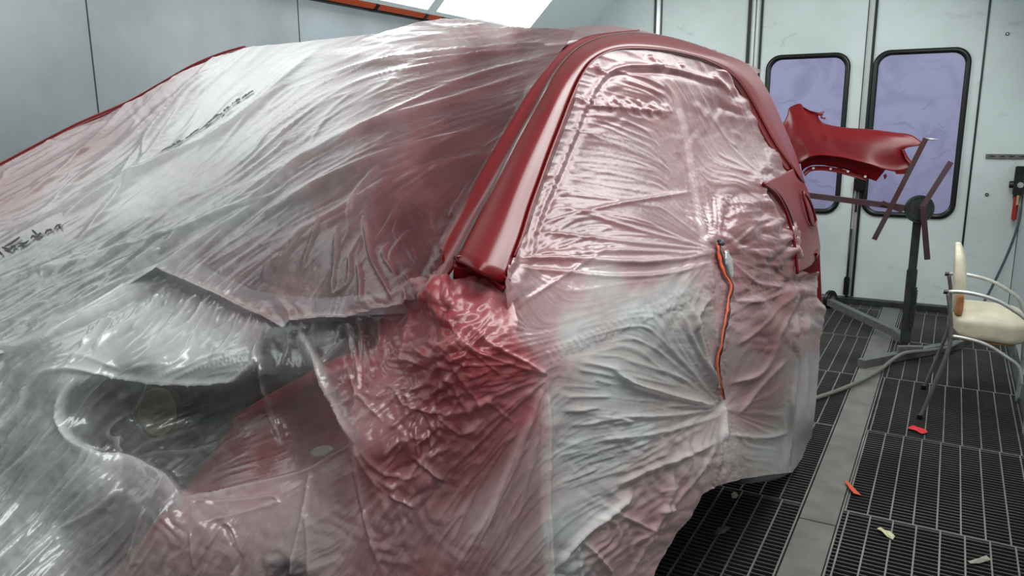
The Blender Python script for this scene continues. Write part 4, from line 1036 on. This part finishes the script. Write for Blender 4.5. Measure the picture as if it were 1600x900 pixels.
# rear quarter with the lamp slot
QL = [(1193, 287, -.548), (1212, 302, -.53), (1227, 328, -.508), (1236, 356, -.488), (1243, 392, -.468), (1246, 428, -.456)]
QR = [(1242, 262, -.575), (1259, 290, -.552), (1270, 322, -.532), (1277, 354, -.515), (1282, 388, -.503), (1268, 414, -.47)]
QM = [((a[0] * .45 + b[0] * .55), (a[1] * .45 + b[1] * .55), a[2] * .6 + b[2] * .4 + .008) for a, b in zip(QL, QR)]
loft('rear_quarter_panel', [QL, QM, QR], 'paint', car, 50, 12, th=.005)
tube('panel_edge', px3([(x, y, X + .004) for x, y, X in QL]), .006, 'paint', car, seg=8, smooth_n=40)
tube('panel_edge', px3([(x + 5, y + 1, X + .006) for x, y, X in QL[:5]]), .003, 'black', car, seg=6, smooth_n=40)
slot = [(1255, 300, -.533), (1262, 308, -.529), (1270, 326, -.521), (1275, 346, -.51), (1272, 352, -.507), (1266, 346, -.505), (1262, 332, -.512), (1258, 316, -.522)]
tube('lamp_slot_rim', px3([(x, y, X + .014) for x, y, X in slot] + [(slot[0][0], slot[0][1], slot[0][2] + .014)]), .006, 'paint', car, seg=8, smooth_n=60)
tube('notch_rim', px3([(1278, 392, -.49), (1274, 398, -.48), (1276, 404, -.48)]), .008, 'paint', car, seg=8)
# rear end beyond the side: hatch face, closing the shell
re = np.array([at(1258, 286, X=-.56), at(1281, 388, X=-.50), at(1286, 500, X=-.47), at(1268, 690, X=-.465)])
hv = []
for p in re:
    for xx in (p[0] - .005, -1.2, -1.9):
        hv.append((xx, p[1] + (.08 if xx < -1 else .01), p[2]))
hf = [(i * 3 + j, i * 3 + j + 1, (i + 1) * 3 + j + 1, (i + 1) * 3 + j) for i in range(3) for j in range(2)]
solid(mesh_obj('rear_panel', hv, hf, 'paint', car, smooth=True), .01)
# glass and interior behind the sheets
W.backing('windshield', [(-150, 365), (0, 285), (200, 185), (380, 98), (520, 78), (640, 66), (780, 60), (860, 70), (820, 140), (760, 245), (700, 350), (655, 430), (615, 455), (500, 466), (400, 455), (310, 412), (244, 396), (100, 480), (-150, 545)], .03, 'glass_dark', car)
S_.backing('side_glass', [(935, 105), (1060, 100), (1130, 118), (1185, 195), (1230, 262), (1190, 280), (1200, 330), (1110, 385), (820, 405), (850, 310), (900, 180)], .075, 'dark', car)
S_.backing('door', [(820, 415), (1110, 392), (1120, 640), (1120, 735), (1050, 800), (985, 900), (885, 940), (880, 590), (830, 520)], .075, 'door', car)
S_.backing('rear_side_panel', [(1116, 392), (1190, 330), (1236, 430), (1255, 480), (1240, 560), (1225, 715), (1190, 720), (1140, 735), (1122, 700)], .12, 'door', car)
E_.backing('engine_bay_tray', [(-160, 575), (20, 550), (180, 470), (260, 440), (380, 490), (560, 495), (640, 490), (700, 470), (790, 490), (830, 570), (845, 650), (850, 1080), (500, 1090), (-380, 1090), (-380, 620)], .17, 'dark', car, 20)
E_.backing('inner_wing', [(368, 652), (400, 632), (450, 604), (490, 580), (540, 566), (600, 560), (640, 600), (630, 700), (610, 800), (600, 960), (120, 960), (180, 890), (260, 800), (285, 772), (330, 712), (364, 664)], .07, 'paint_under', car, 12)
E_.backing('wing_flange', [(366, 650), (420, 618), (500, 572), (556, 548), (562, 566), (510, 590), (430, 636), (376, 668)], .045, 'paint_under', car, 8)
E_.backing('cowl_panel', [(640, 480), (700, 450), (790, 470), (840, 570), (850, 640), (760, 720), (680, 640), (650, 560)], .06, 'paint_under', car, 12)
E_.backing('headlight_housing', [(284, 642), (282, 657), (277, 670), (268, 681), (258, 688), (246, 690), (234, 688), (224, 681), (215, 670), (210, 657), (208, 642), (210, 627), (215, 614), (224, 603), (234, 596), (246, 594), (258, 596), (268, 603), (277, 614), (282, 627)], .07, 'lamp_rim', car, 4)
E_.backing('headlight_lens', [(276, 644), (275, 656), (270, 666), (264, 675), (255, 680), (246, 682), (237, 680), (228, 675), (222, 666), (217, 656), (216, 644), (217, 632), (222, 622), (228, 613), (237, 608), (246, 606), (255, 608), (264, 613), (270, 622), (275, 632)], .06, 'lamp_yellow', car, 4)
E_.backing('wing_bracket', [(520, 701), (518, 705), (514, 709), (507, 712), (499, 714), (492, 714), (488, 712), (486, 709), (488, 705), (492, 701), (499, 698), (507, 696), (514, 696), (518, 698)], .03, 'pale_metal', car, 3)
c = E_.pos([450], [890], -.03)[0]
cyl('strut_mount', c, E_.N[445, int((450 - GX[0]) / G)], .036, .03, 'black', car, 28, .006)
for (a, b) in (((470, 528), (552, 690)),):
    P = np.linspace(a, b, 8)
    tube('wing_strut', E_.pos(P[:, 0], P[:, 1], -.014), .007, 'dark_steel', car, 10)
# rim of the headlight opening the film hangs over
P = catmull([(118, 590), (97, 622), (95, 662), (112, 694), (152, 716), (200, 724), (248, 746), (282, 778)], 40)
tube('opening_rim', E_.pos(P[:, 0], P[:, 1], -.016), .009, 'grey_tube', car, 10)
# lower shell, bumper and wheels that carry it (hidden by the film and the frame)
box('floor_pan', (-1.86, -.35, .30), (-.66, 3.05, .52), 'dark', car, .03)
bpts = [at(x, y, X=X) for x, y, X in ((1160, 742, -.47), (1215, 736, -.475), (1244, 718, -.49), (1252, 700, -.53))]
tube('rear_bumper_lip', bpts + [np.array([-1.2, bpts[-1][1] + .12, bpts[-1][2]])], .028, 'grey_tube', car, 12, 30)
for (x, y) in ((-1.72, 0.05), (-1.72, 2.55), (-.62, -.02)):
    bm = bmesh.new()
    prof = [(.20, -.09), (.29, -.10), (.325, -.075), (.33, 0), (.325, .075), (.29, .10), (.20, .09), (.19, .04), (.10, .05), (.05, .06)]
    rings = [[bm.verts.new((x + a, y + r * math.cos(t2), .33 + r * math.sin(t2))) for t2 in np.linspace(0, 2 * math.pi, 37)[:-1]] for r, a in prof]
    for i in range(len(rings) - 1):
        for j in range(36):
            bm.faces.new((rings[i][j], rings[i][(j + 1) % 36], rings[i + 1][(j + 1) % 36], rings[i + 1][j]))
    bm_obj('wheel', bm, 'black', car, True)

# tape on the side film: orange slit edge and the silver scrap that holds it
strap = [(1114, 384), (1118, 396), (1124, 410), (1130, 428), (1136, 438), (1138, 448), (1136, 468), (1130, 500), (1122, 535), (1116, 560), (1115, 574), (1117, 592), (1121, 608), (1126, 624)]
def ribbon(name, pts, widths, lift, m, parent=None, th=.0012, sheet=S_):
    P = catmull(pts, 60); w = np.interp(np.linspace(0, 1, 60), np.linspace(0, 1, len(widths)), widths)[:, None]
    tg = np.gradient(P, axis=0); nn = np.stack([-tg[:, 1], tg[:, 0]], 1); nn /= np.linalg.norm(nn, axis=1, keepdims=True) + 1e-9
    rows = [sheet.pos(*(P + nn * w * k).T, lift + .003 * (1 - k * k)) for k in (-1, -.5, 0, .5, 1)]
    V = np.array(rows).reshape(-1, 3)
    F = [(i * 60 + j, (i + 1) * 60 + j, (i + 1) * 60 + j + 1, i * 60 + j + 1) for i in range(4) for j in range(59)]
    return solid(mesh_obj(name, V, F, m, parent, True), th, 0)
t = thing('orange_tape', 'thin orange tape edge running down the gathered slit of the side film', 'tape', S_.pos([1125], [500])[0])
ribbon('tape_strip', strap, [1.4, 2.4, 2.2, 1.2, .8, .7, .7, .9, 1.7, 1.6, .6], .006, 'orange_tape', t)
ribbon('torn_edge', [(x + 2.2, y) for x, y in strap], [1.6, 1.4, 1.2, 1.2, 1.0, 1.0, 1.0, 1.0, 1.0, 1.0, .5], .007, 'dark', t)
t = thing('silver_tape', 'crinkled silver tape scrap pinching the side film at the top of the slit', 'tape', S_.pos([1134], [415])[0])
ribbon('tape_strip', [(1127, 394), (1131, 403), (1135, 418), (1138, 434)], [2, 5.5, 5.5, 3.5, 1.5], .012, 'silver_tape', t)
ribbon('tape_end', [(1111, 379), (1116, 382), (1121, 386)], [2, 4, 3], .012, 'dark_steel', t)

# ------------------------------------------------------------------ panel stand and the fender on it
YS = 5.55
base = at(1413, 545, Z=0.0)
st = thing('panel_stand', 'dark steel panel stand with red-dusted arms, in front of the folding doors', 'stand', (base[0], base[1], 0))
hub = at(1437, 325, Y=base[1]); ztop = hub[2]
bx, by = base[0], base[1]
tube('column', [(bx, by, .05), (bx, by, .52)], .030, 'dark_steel', st, square=True)
tube('column_inner', [(bx, by, .45), (bx, by, ztop)], .024, 'dark_steel', st, square=True)
bm = bmesh.new()
spx = at(1427, 480, Y=by - .04)
add_tube(bm, [(spx[0], by - .045, .16), (spx[0], by - .045, .42)], .011, 10)
for q in range(14):
    add_cyl(bm, (spx[0], by - .045, .24 + .012 * q), (0, 0, 1), .017, .006, 14)
bm_obj('spring_adjuster', bm, 'dark_steel', st)
cyl('index_disc', hub + np.array([.0, -.06, 0]), (.35, -.94, 0.0), .085, .022, 'dark_steel', st, 40, .004)
bm = bmesh.new()
ax = np.array([.35, -.94, 0.]); ax /= np.linalg.norm(ax)
u_ = np.cross(ax, [0, 0, 1]); v_ = np.array([0, 0, 1.])
for q in range(24):
    a = 2 * math.pi * q / 24
    add_cyl(bm, hub + np.array([0, -.06, 0]) + ax * .0115 + (u_ * math.cos(a) + v_ * math.sin(a)) * .07, ax, .0055, .003, 8)
bm_obj('index_hole', bm, 'black', st)
yf = by - .10
tube('arm', [at(1486, 253, Y=yf), at(1442, 322, Y=yf - .02), at(1449, 405, Y=yf)], .016, 'oversprayed_steel', st, square=True)
tube('arm', [at(1428, 327, Y=by - .07), at(1395, 322, Y=by - .07), at(1262, 305, Y=by - .07)], .017, 'oversprayed_steel', st, square=True)
tube('arm', [at(1447, 216, Y=by - .12), at(1393, 322, Y=by - .12), at(1366, 374, Y=by - .12)], .015, 'oversprayed_steel', st, square=True)
tube('clamp', [at(1378, 316, Y=by - .1), at(1410, 330, Y=by - .1)], .012, 'oversprayed_steel', st, square=True)
tube('arm_tip', [at(1443, 217, Y=by - .12), at(1466, 218, Y=by - .12)], [.008, .003], 'tube', st, 8)
leg0 = at(1404, 530, Z=.05)
tube('leg', [(bx, by, .06), at(1398, 519, Z=.07), at(1284, 466, Z=.10)], .024, 'grey_tube', st, square=True)
tube('leg', [at(1345, 568, Z=.03), at(1420, 553, Z=.03), at(1500, 538, Z=.03)], .024, 'grey_tube', st, square=True)
tube('foot_bracket', [at(1403, 545, Z=.08), at(1440, 545, Z=.08)], .018, 'grey_tube', st, square=True)
wc = at(1297, 468, Z=.105)
t2 = cyl('wheel', wc, (.75, -.35, 0), .072, .045, 'black', st, 32, .010)
cyl('wheel_hub', wc + np.array([.0, -.002, 0]), (.75, -.35, 0), .035, .05, 'grey_tube', t2, 20, .004)

# fender: rows traced along its length with their own depth
YF = by - .03
def frow(pts): return np.array([at(x, y, Y=YF + d) for x, y, d in pts])
rows = [
 [(1200, 214, .05), (1212, 205, .06), (1222, 195, .08), (1230, 180, .10), (1233, 169, .11), (1241, 164, .12), (1251, 162, .12), (1256, 168, .12), (1266, 175, .11), (1277, 180, .10), (1281, 188, .09), (1292, 194, .09), (1320, 199, .09), (1360, 202, .09), (1400, 207, .09), (1424, 211, .09), (1442, 223, .08)],
 [(1200, 222, .03), (1212, 214, .03), (1224, 204, .04), (1233, 196, .05), (1240, 190, .05), (1248, 188, .05), (1256, 188, .05), (1264, 190, .05), (1272, 193, .05), (1280, 197, .045), (1288, 201, .04), (1298, 204, .04), (1322, 207, .04), (1360, 210, .04), (1398, 215, .04), (1420, 220, .05), (1437, 227, .06)],
 [(1202, 232, .01), (1214, 224, .01), (1226, 216, .01), (1236, 211, .01), (1244, 208, .01), (1252, 207, .01), (1260, 207, .01), (1268, 208, .01), (1276, 210, .01), (1284, 212, .01), (1292, 214, .005), (1302, 216, .005), (1326, 219, 0), (1360, 223, 0), (1392, 227, .01), (1408, 229, .02), (1417, 231, .03)],
 [(1206, 246, .0), (1218, 238, .0), (1230, 231, .0), (1240, 226, .0), (1248, 223, -.005), (1256, 222, -.01), (1264, 222, -.01), (1272, 222, -.01), (1280, 223, -.01), (1288, 224, -.01), (1296, 226, -.01), (1306, 228, -.01), (1330, 232, -.015), (1360, 237, -.015), (1388, 241, 0), (1402, 240, .01), (1411, 236, .03)],
 [(1214, 270, .0), (1228, 262, .0), (1240, 254, -.01), (1250, 249, -.02), (1258, 246, -.025), (1264, 244, -.03), (1271, 242, -.03), (1279, 241, -.03), (1286, 241, -.03), (1294, 241, -.03), (1302, 242, -.03), (1312, 243, -.03), (1334, 247, -.03), (1360, 253, -.03), (1382, 258, -.01), (1402, 258, .01), (1421, 254, .03)],
 [(1218, 280, .0), (1231, 270, .0), (1242, 261, -.01), (1251, 255, -.03), (1258, 249, -.04), (1265, 245, -.045), (1272, 243, -.045), (1280, 242, -.045), (1288, 242, -.045), (1296, 243, -.045), (1304, 244, -.045), (1314, 245, -.045), (1336, 250, -.045), (1362, 257, -.04), (1384, 265, -.02), (1404, 268, .0), (1425, 262, .02)],
]
fd = thing('car_fender', 'loose red car fender clamped on the panel stand before the violet windows', 'car part', at(1330, 230, Y=YF))
def row_mesh(name, rws, m, parent, na=90, nb=26, th=.003):
    C = np.array([catmull3(frow(r), na) for r in rws])
    Q = np.stack([catmull3(C[:, i], nb) for i in range(na)], 1) if len(rws) > 2 else np.linspace(C[0], C[1], nb)
    F = [(i * na + j, (i + 1) * na + j, (i + 1) * na + j + 1, i * na + j + 1) for i in range(nb - 1) for j in range(na - 1)]
    o = mesh_obj(name, Q.reshape(-1, 3), F, m, parent, True)
    pl = o.data.polygons[len(o.data.polygons) // 2]
    if (Vector(EYE) - pl.center).dot(pl.normal) < 0: o.data.flip_normals()
    return solid(o, th)
row_mesh('outer_skin', rows, 'paint', fd)
arch = [rows[5][3:15], [(1253, 268, .03), (1258, 263, .03), (1264, 260, .03), (1271, 258, .03), (1279, 258, .03), (1287, 258, .03), (1296, 260, .03), (1310, 262, .03), (1330, 268, .03), (1348, 275, .03), (1360, 280, .03), (1369, 283, .02)]]
lip_mid = [((a[0] + b[0]) / 2, (a[1] + b[1]) / 2 , (a[2] * .35 + b[2] * .65)) for a, b in zip(*arch)]
row_mesh('wheel_arch_flange', [arch[0], lip_mid, arch[1]], 'paint', fd, 70, 10)
inner = [[(1254, 269, .03), (1264, 261, .03), (1279, 259, .03), (1300, 261, .03), (1330, 268, .03), (1356, 279, .03)], [(1258, 275, .01), (1266, 268, .01), (1280, 266, .01), (1300, 268, .01), (1328, 275, .01), (1354, 282, .01)]]
row_mesh('arch_lip', inner, 'paint', fd, 60, 4)
for (x, y) in ((1271, 263), (1298, 264), (1325, 268), (1352, 276)):
    cyl('clip_hole', at(x, y, Y=YF + .01), (0, -1, .2), .008, .008, 'tube', fd, 12)
row_mesh('headlamp_lip', [[(1410, 234, .01), (1417, 250, .0), (1429, 260, -.01)], [(1413, 233, .03), (1421, 248, .02), (1431, 258, .01)]], 'paint', fd, 24, 4)
for pts in ([(1398, 266), (1400, 272), (1416, 272), (1420, 264)], [(1380, 274), (1384, 271), (1386, 276), (1382, 281)]):
    q = [at(x, y, Y=YF - .0) for x, y in pts]; r_ = [p + np.array([0, .012, 0]) for p in q]
    mesh_obj('mounting_tab', q + r_, [(0, 1, 2, 3), (7, 6, 5, 4)] + [(i, (i + 1) % 4, 4 + (i + 1) % 4, 4 + i) for i in range(4)], 'paint', fd)
q = [at(x, y, Y=YF + d) for x, y, d in ((1255, 167, .11), (1266, 173, .10), (1278, 176, .09), (1288, 173, .07), (1285, 180, .07), (1279, 180, .09), (1277, 182, .10), (1266, 178, .11))]
r_ = [p + np.array([0, .010, -.003]) for p in q]; n_ = len(q)
mesh_obj('upper_tab', q + r_, [tuple(range(n_)), tuple(range(2 * n_ - 1, n_ - 1, -1))] + [(i, (i + 1) % n_, n_ + (i + 1) % n_, n_ + i) for i in range(n_)], 'paint', fd)
tube('upper_tab', [at(1282, 178, Y=YF + .07), at(1284, 184, Y=YF + .06), at(1290, 185, Y=YF + .06)], .006, 'paint', fd, 8)

# ------------------------------------------------------------------ chair
f1 = at(1437, 655, Z=0); YN = f1[1]
f2 = at(1434, 607, Z=0); YFR = f2[1]
ch = thing('armchair', 'worn cream vinyl armchair with silver tube frame, against the right wall', 'chair', (f1[0] + .2, (YN + YFR) / 2, 0))
pts_n = [at(1437, 655, Y=YN), at(1458, 606, Y=YN), at(1482, 546, Y=YN), at(1486, 515, Y=YN), at(1484, 480, Y=YN), at(1481, 457, Y=YN)]
xs0 = pts_n[3][0]; zs = pts_n[3][2]
dy = YFR - YN
far = lambda P: [p + np.array([0, dy, 0]) for p in P]
arm_n = [at(1478, 456, Y=YN), at(1500, 456, Y=YN), at(1530, 461, Y=YN), at(1560, 471, Y=YN), at(1584, 485, Y=YN), at(1606, 503, Y=YN)]
e_ = arm_n[-1]
xf = min(XR - .055, e_[0] + .10)
arm_n += [np.array([xf - .02, YN, e_[2] - .10]), np.array([xf, YN, .25]), np.array([xf, YN, 0.0])]
sup_n = [at(1487, 525, Y=YN), at(1510, 529, Y=YN), at(1540, 538, Y=YN), at(1570, 556, Y=YN), at(1592, 574, Y=YN), np.array([xf - .035, YN, at(1610, 596, Y=YN)[2] - .02])]
for (nm, P, m, r) in (('rear_leg', pts_n, 'grey_tube', .0095), ('armrest', arm_n, 'tube', .0095), ('seat_support', sup_n, 'tube', .0085)):
    tube(nm, P, r, m, ch, 10, 40)
    tube(nm, far(P), r, m, ch, 10, 40)
tube('crossbar', [np.array([xs0, YN, zs - .01]), np.array([xs0, YFR, zs - .01])], .009, 'grey_tube', ch, 10)
tube('crossbar', [np.array([xf - .03, YN, zs - .05]), np.array([xf - .03, YFR, zs - .05])], .009, 'grey_tube', ch, 10)
def pad(name, lo, hi, m, parent, r=.03, crown=.012, axis=2, shape=None):
    bm = bmesh.new()
    bmesh.ops.create_cube(bm, size=1)
    bmesh.ops.subdivide_edges(bm, edges=list(bm.edges), cuts=10, use_grid_fill=True)
    lo = np.array(lo); hi = np.array(hi); c = (lo + hi) / 2; h = (hi - lo) / 2
    for v in bm.verts:
        p = np.array(v.co) * 2
        n = np.array(p)
        e = 5.0
        L = (np.abs(n) ** e).sum() ** (1 / e)
        p = n / L
        q = p * h
        if shape is not None: q = shape(p, q)
        v.co = c + q
    o = bm_obj(name, bm, m, parent, True)
    return o
seat_top = at(1530, 492, Y=YN + .1)[2]; seat_bot = at(1530, 536, Y=YN + .04)[2]
pad('seat', (xs0 - .0, YN + .015, seat_bot), (xf - .03, YFR - .015, seat_top), 'vinyl', ch, shape=lambda p, q: q * np.array([1, 1, 1.0]) + np.array([0, 0, .012 * (1 - p[0] ** 2) * (1 - p[1] ** 2) - .006 * p[0]]))
pad('seat_board', (xs0 + .03, YN + .04, seat_bot - .004), (xf - .06, YFR - .04, seat_bot + .012), 'foam', ch)
bt = at(1490, 386, Y=YN + .12); bb = at(1494, 490, Y=YN + .12)
def backshape(p, q):
    k = (p[2] + 1) / 2
    w = 1.0 - .35 * max(0, (k - .45) / .55) ** 2
    return np.array([q[0] * (.55 + .75 * math.sin(math.pi * min(1, .12 + .8 * k))) + (-.022 * k + .012 * (1 - (2 * k - 1) ** 2)), q[1] * w, q[2]])
pad('backrest', (bb[0] - .025, YN + .045, bb[2]), (bb[0] + .022, YFR - .045, bt[2]), 'vinyl', ch, shape=backshape)
pad('worn_patch', (bb[0] - .012, YN + .04, bb[2] - .004), (bb[0] + .027, YFR - .15, bb[2] + .13), 'foam', ch)
for y_ in (YN, YFR):
    cyl('foot_cap', (f1[0], y_, .012), (0, 0, 1), .013, .024, 'black', ch, 14)
    cyl('arm_cap', np.array([arm_n[0][0], y_, arm_n[0][2]]), (1, 0, 0), .011, .02, 'black', ch, 12)

# ------------------------------------------------------------------ hoses, regulator, fittings on the end wall
hp = [at(x, y, Z=z) for x, y, z in ((1200, 646, .02), (1275, 622, .02), (1310, 610, .02), (1345, 595, .025), (1375, 578, .03), (1395, 562, .045), (1410, 553, .075), (1425, 550, .078), (1450, 548, .075), (1480, 543, .07), (1500, 535, .04), (1540, 520, .03), (1580, 512, .03))]
tag(tube('floor_hose', hp, .0115, 'hose', None, 12, 120), 'grey hose lying across the grated floor from under the car to behind the chair', 'hose')
ry = YE - .06
rg = thing('air_regulator', 'black air regulator with red bowl on the wall right of the windows', 'regulator', at(1592, 300, Y=ry))
xr0 = at(1582, 300, Y=ry)[0]; zr1 = at(1590, 265, Y=ry)[2]; zr0 = at(1590, 312, Y=ry)[2]
xr1 = min(xr0 + .085, XR - .012)
box('body', (xr0, ry - .035, zr0 + .03), (xr1, ry + .04, zr1 - .03), 'black', rg, .008)
cyl('knob', ((xr0 + xr1) / 2, ry, zr1 - .01), (0, 0, 1), .03, .07, 'black', rg, 24, .006)
cyl('inlet', (xr0 - .012, ry, (zr0 + zr1) / 2), (1, 0, 0), .026, .03, 'black', rg, 20, .004)
zb0 = at(1590, 345, Y=ry)[2]
box('bowl', (xr0 + .012, ry - .028, zb0), (xr1 - .012, ry + .028, zr0 + .03), 'red_bowl', rg, .01)
cyl('gauge', ((xr0 + xr1) / 2 + .012, ry - .04, (zr0 + zr1) / 2), (0, 1, 0), .02, .012, 'tube', rg, 24, .002)
cyl('fitting', ((xr0 + xr1) / 2 + .006, ry - .055, zr0 - .0), (0, 0.2, 1), .009, .07, 'brass', rg, 12)
box('mount_plate', (xr0 + .01, ry + .035, zr0), (xr1 - .01, YE + .001, zr1 - .02), 'dark_steel', rg)
hx = at(1598, 325, Y=ry - .055)
ah = [at(1595, 322, Y=ry - .055), at(1592, 345, Y=ry - .06), at(1584, 372, Y=ry - .06), at(1572, 402, Y=ry - .05), at(1558, 432, Y=ry - .05), at(1545, 458, Y=ry - .05), at(1530, 484, Y=ry - .08), at(1515, 505, Y=ry - .3)]
tag(tube('air_hose', ah, .009, 'air_hose', None, 10, 60), 'thin blue-grey air hose hanging from the regulator down behind the chair', 'hose')
x0, z0 = at(1540, 244, Y=YE - .01)[[0, 2]]
t = thing('mounting_rail', 'short slotted metal rail screwed to the wall above the regulator', 'rail', (x0 + .15, YE - .01, z0))
box('rail', (x0, YE - .02, z0 - .016), (XR - .004, YE + .002, z0 + .016), 'steel', t, .003)
for q in range(6):
    box('slot', (x0 + .03 + .06 * q, YE - .0215, z0 - .004), (x0 + .06 + .06 * q, YE - .019, z0 + .004), 'black', t)
for px, py in ((1574, 53), (1542, 304)):
    p = at(px, py, Y=YE - .004)
    b = cyl('bolt', p, (0, 1, 0), .012, .014, 'seam', None, 12, .002)
    tag(b, 'dark round bolt high on the wall panel right of the windows' if py < 100 else 'dark round bolt on the wall panel between window and regulator', 'bolt')
    cyl('bolt_centre', p + np.array([0, -.007, 0]), (0, 1, 0), .005, .004, 'alu', b, 10)
p = at(1345, 288, Y=YE - .02)
t = thing('door_latch', 'black latch block on the door edge between the two violet windows', 'latch', p)
box('latch_body', (p[0] - .045, YE - .05, p[2] - .05), (p[0] + .03, YE + .001, p[2] + .05), 'black', t, .006)
tube('latch_rod', [(p[0] - .02, YE - .02, p[2] - .05), (p[0] - .02, YE - .02, p[2] - .22)], .008, 'dark_steel', t)
p = at(1322, 458, Y=YE - .02)
t = thing('floor_bolt', 'black floor bolt at the foot of the door left of the stand', 'bolt', (p[0], p[1], .05))
box('bolt_body', (p[0] - .022, YE - .045, .06), (p[0] + .018, YE + .001, .21), 'black', t, .006)
tube('bolt_rod', [(p[0], YE - .022, .05), (p[0], YE - .022, .60)], .007, 'black', t)

# ------------------------------------------------------------------ scraps on the grating
def scrap(name, label, pts, m, z=.003, lift=.012, seed=0):
    r = random.Random(seed)
    P = [at(x, y, Z=z) for x, y in pts]
    c = sum(P) / len(P)
    bm = bmesh.new()
    top = [bm.verts.new(p + np.array([0, 0, .001 + lift * r.random()])) for p in P]
    ctr = bm.verts.new(c + np.array([0, 0, lift]))
    for i in range(len(top)):
        bm.faces.new((top[i], top[(i + 1) % len(top)], ctr))
    o = bm_obj(name, bm, m)
    solid(o, .0012, 0)
    return tag(o, label, 'tape scrap')
scrap('tape_scrap', 'red tape scrap on the grating by the chair leg', [(1418, 669), (1426, 668), (1436, 671), (1447, 673), (1449, 678), (1440, 680), (1430, 675), (1420, 673)], 'red_tape', seed=1)
scrap('tape_scrap', 'orange tape scrap beside the grey floor strip', [(1319, 755), (1325, 757), (1340, 769), (1346, 775), (1334, 775), (1328, 768)], 'orange_tape', seed=2)
scrap('tape_scrap', 'pale yellow paper scrap on the grating right of the strip', [(1370, 827), (1376, 827), (1380, 830), (1390, 833), (1398, 841), (1395, 844), (1386, 839), (1378, 835)], 'yellow_tape', seed=3)
scrap('tape_scrap', 'grey tape scrap on the grating at lower right', [(1512, 879), (1530, 873), (1541, 870), (1548, 876), (1530, 881), (1516, 883)], 'grey_tape', seed=4)
scrap('tape_scrap', 'torn clear film scrap on the grating under the car edge', [(1116, 838), (1122, 828), (1134, 826), (1142, 830), (1132, 836), (1122, 840)], 'grey_tube', seed=5)
scrap('tape_scrap', 'small white crumpled scrap on the grating near the bumper', [(1142, 775), (1148, 772), (1154, 776), (1150, 780), (1144, 779)], 'grey_tape', seed=6)
bpy.context.view_layer.update()
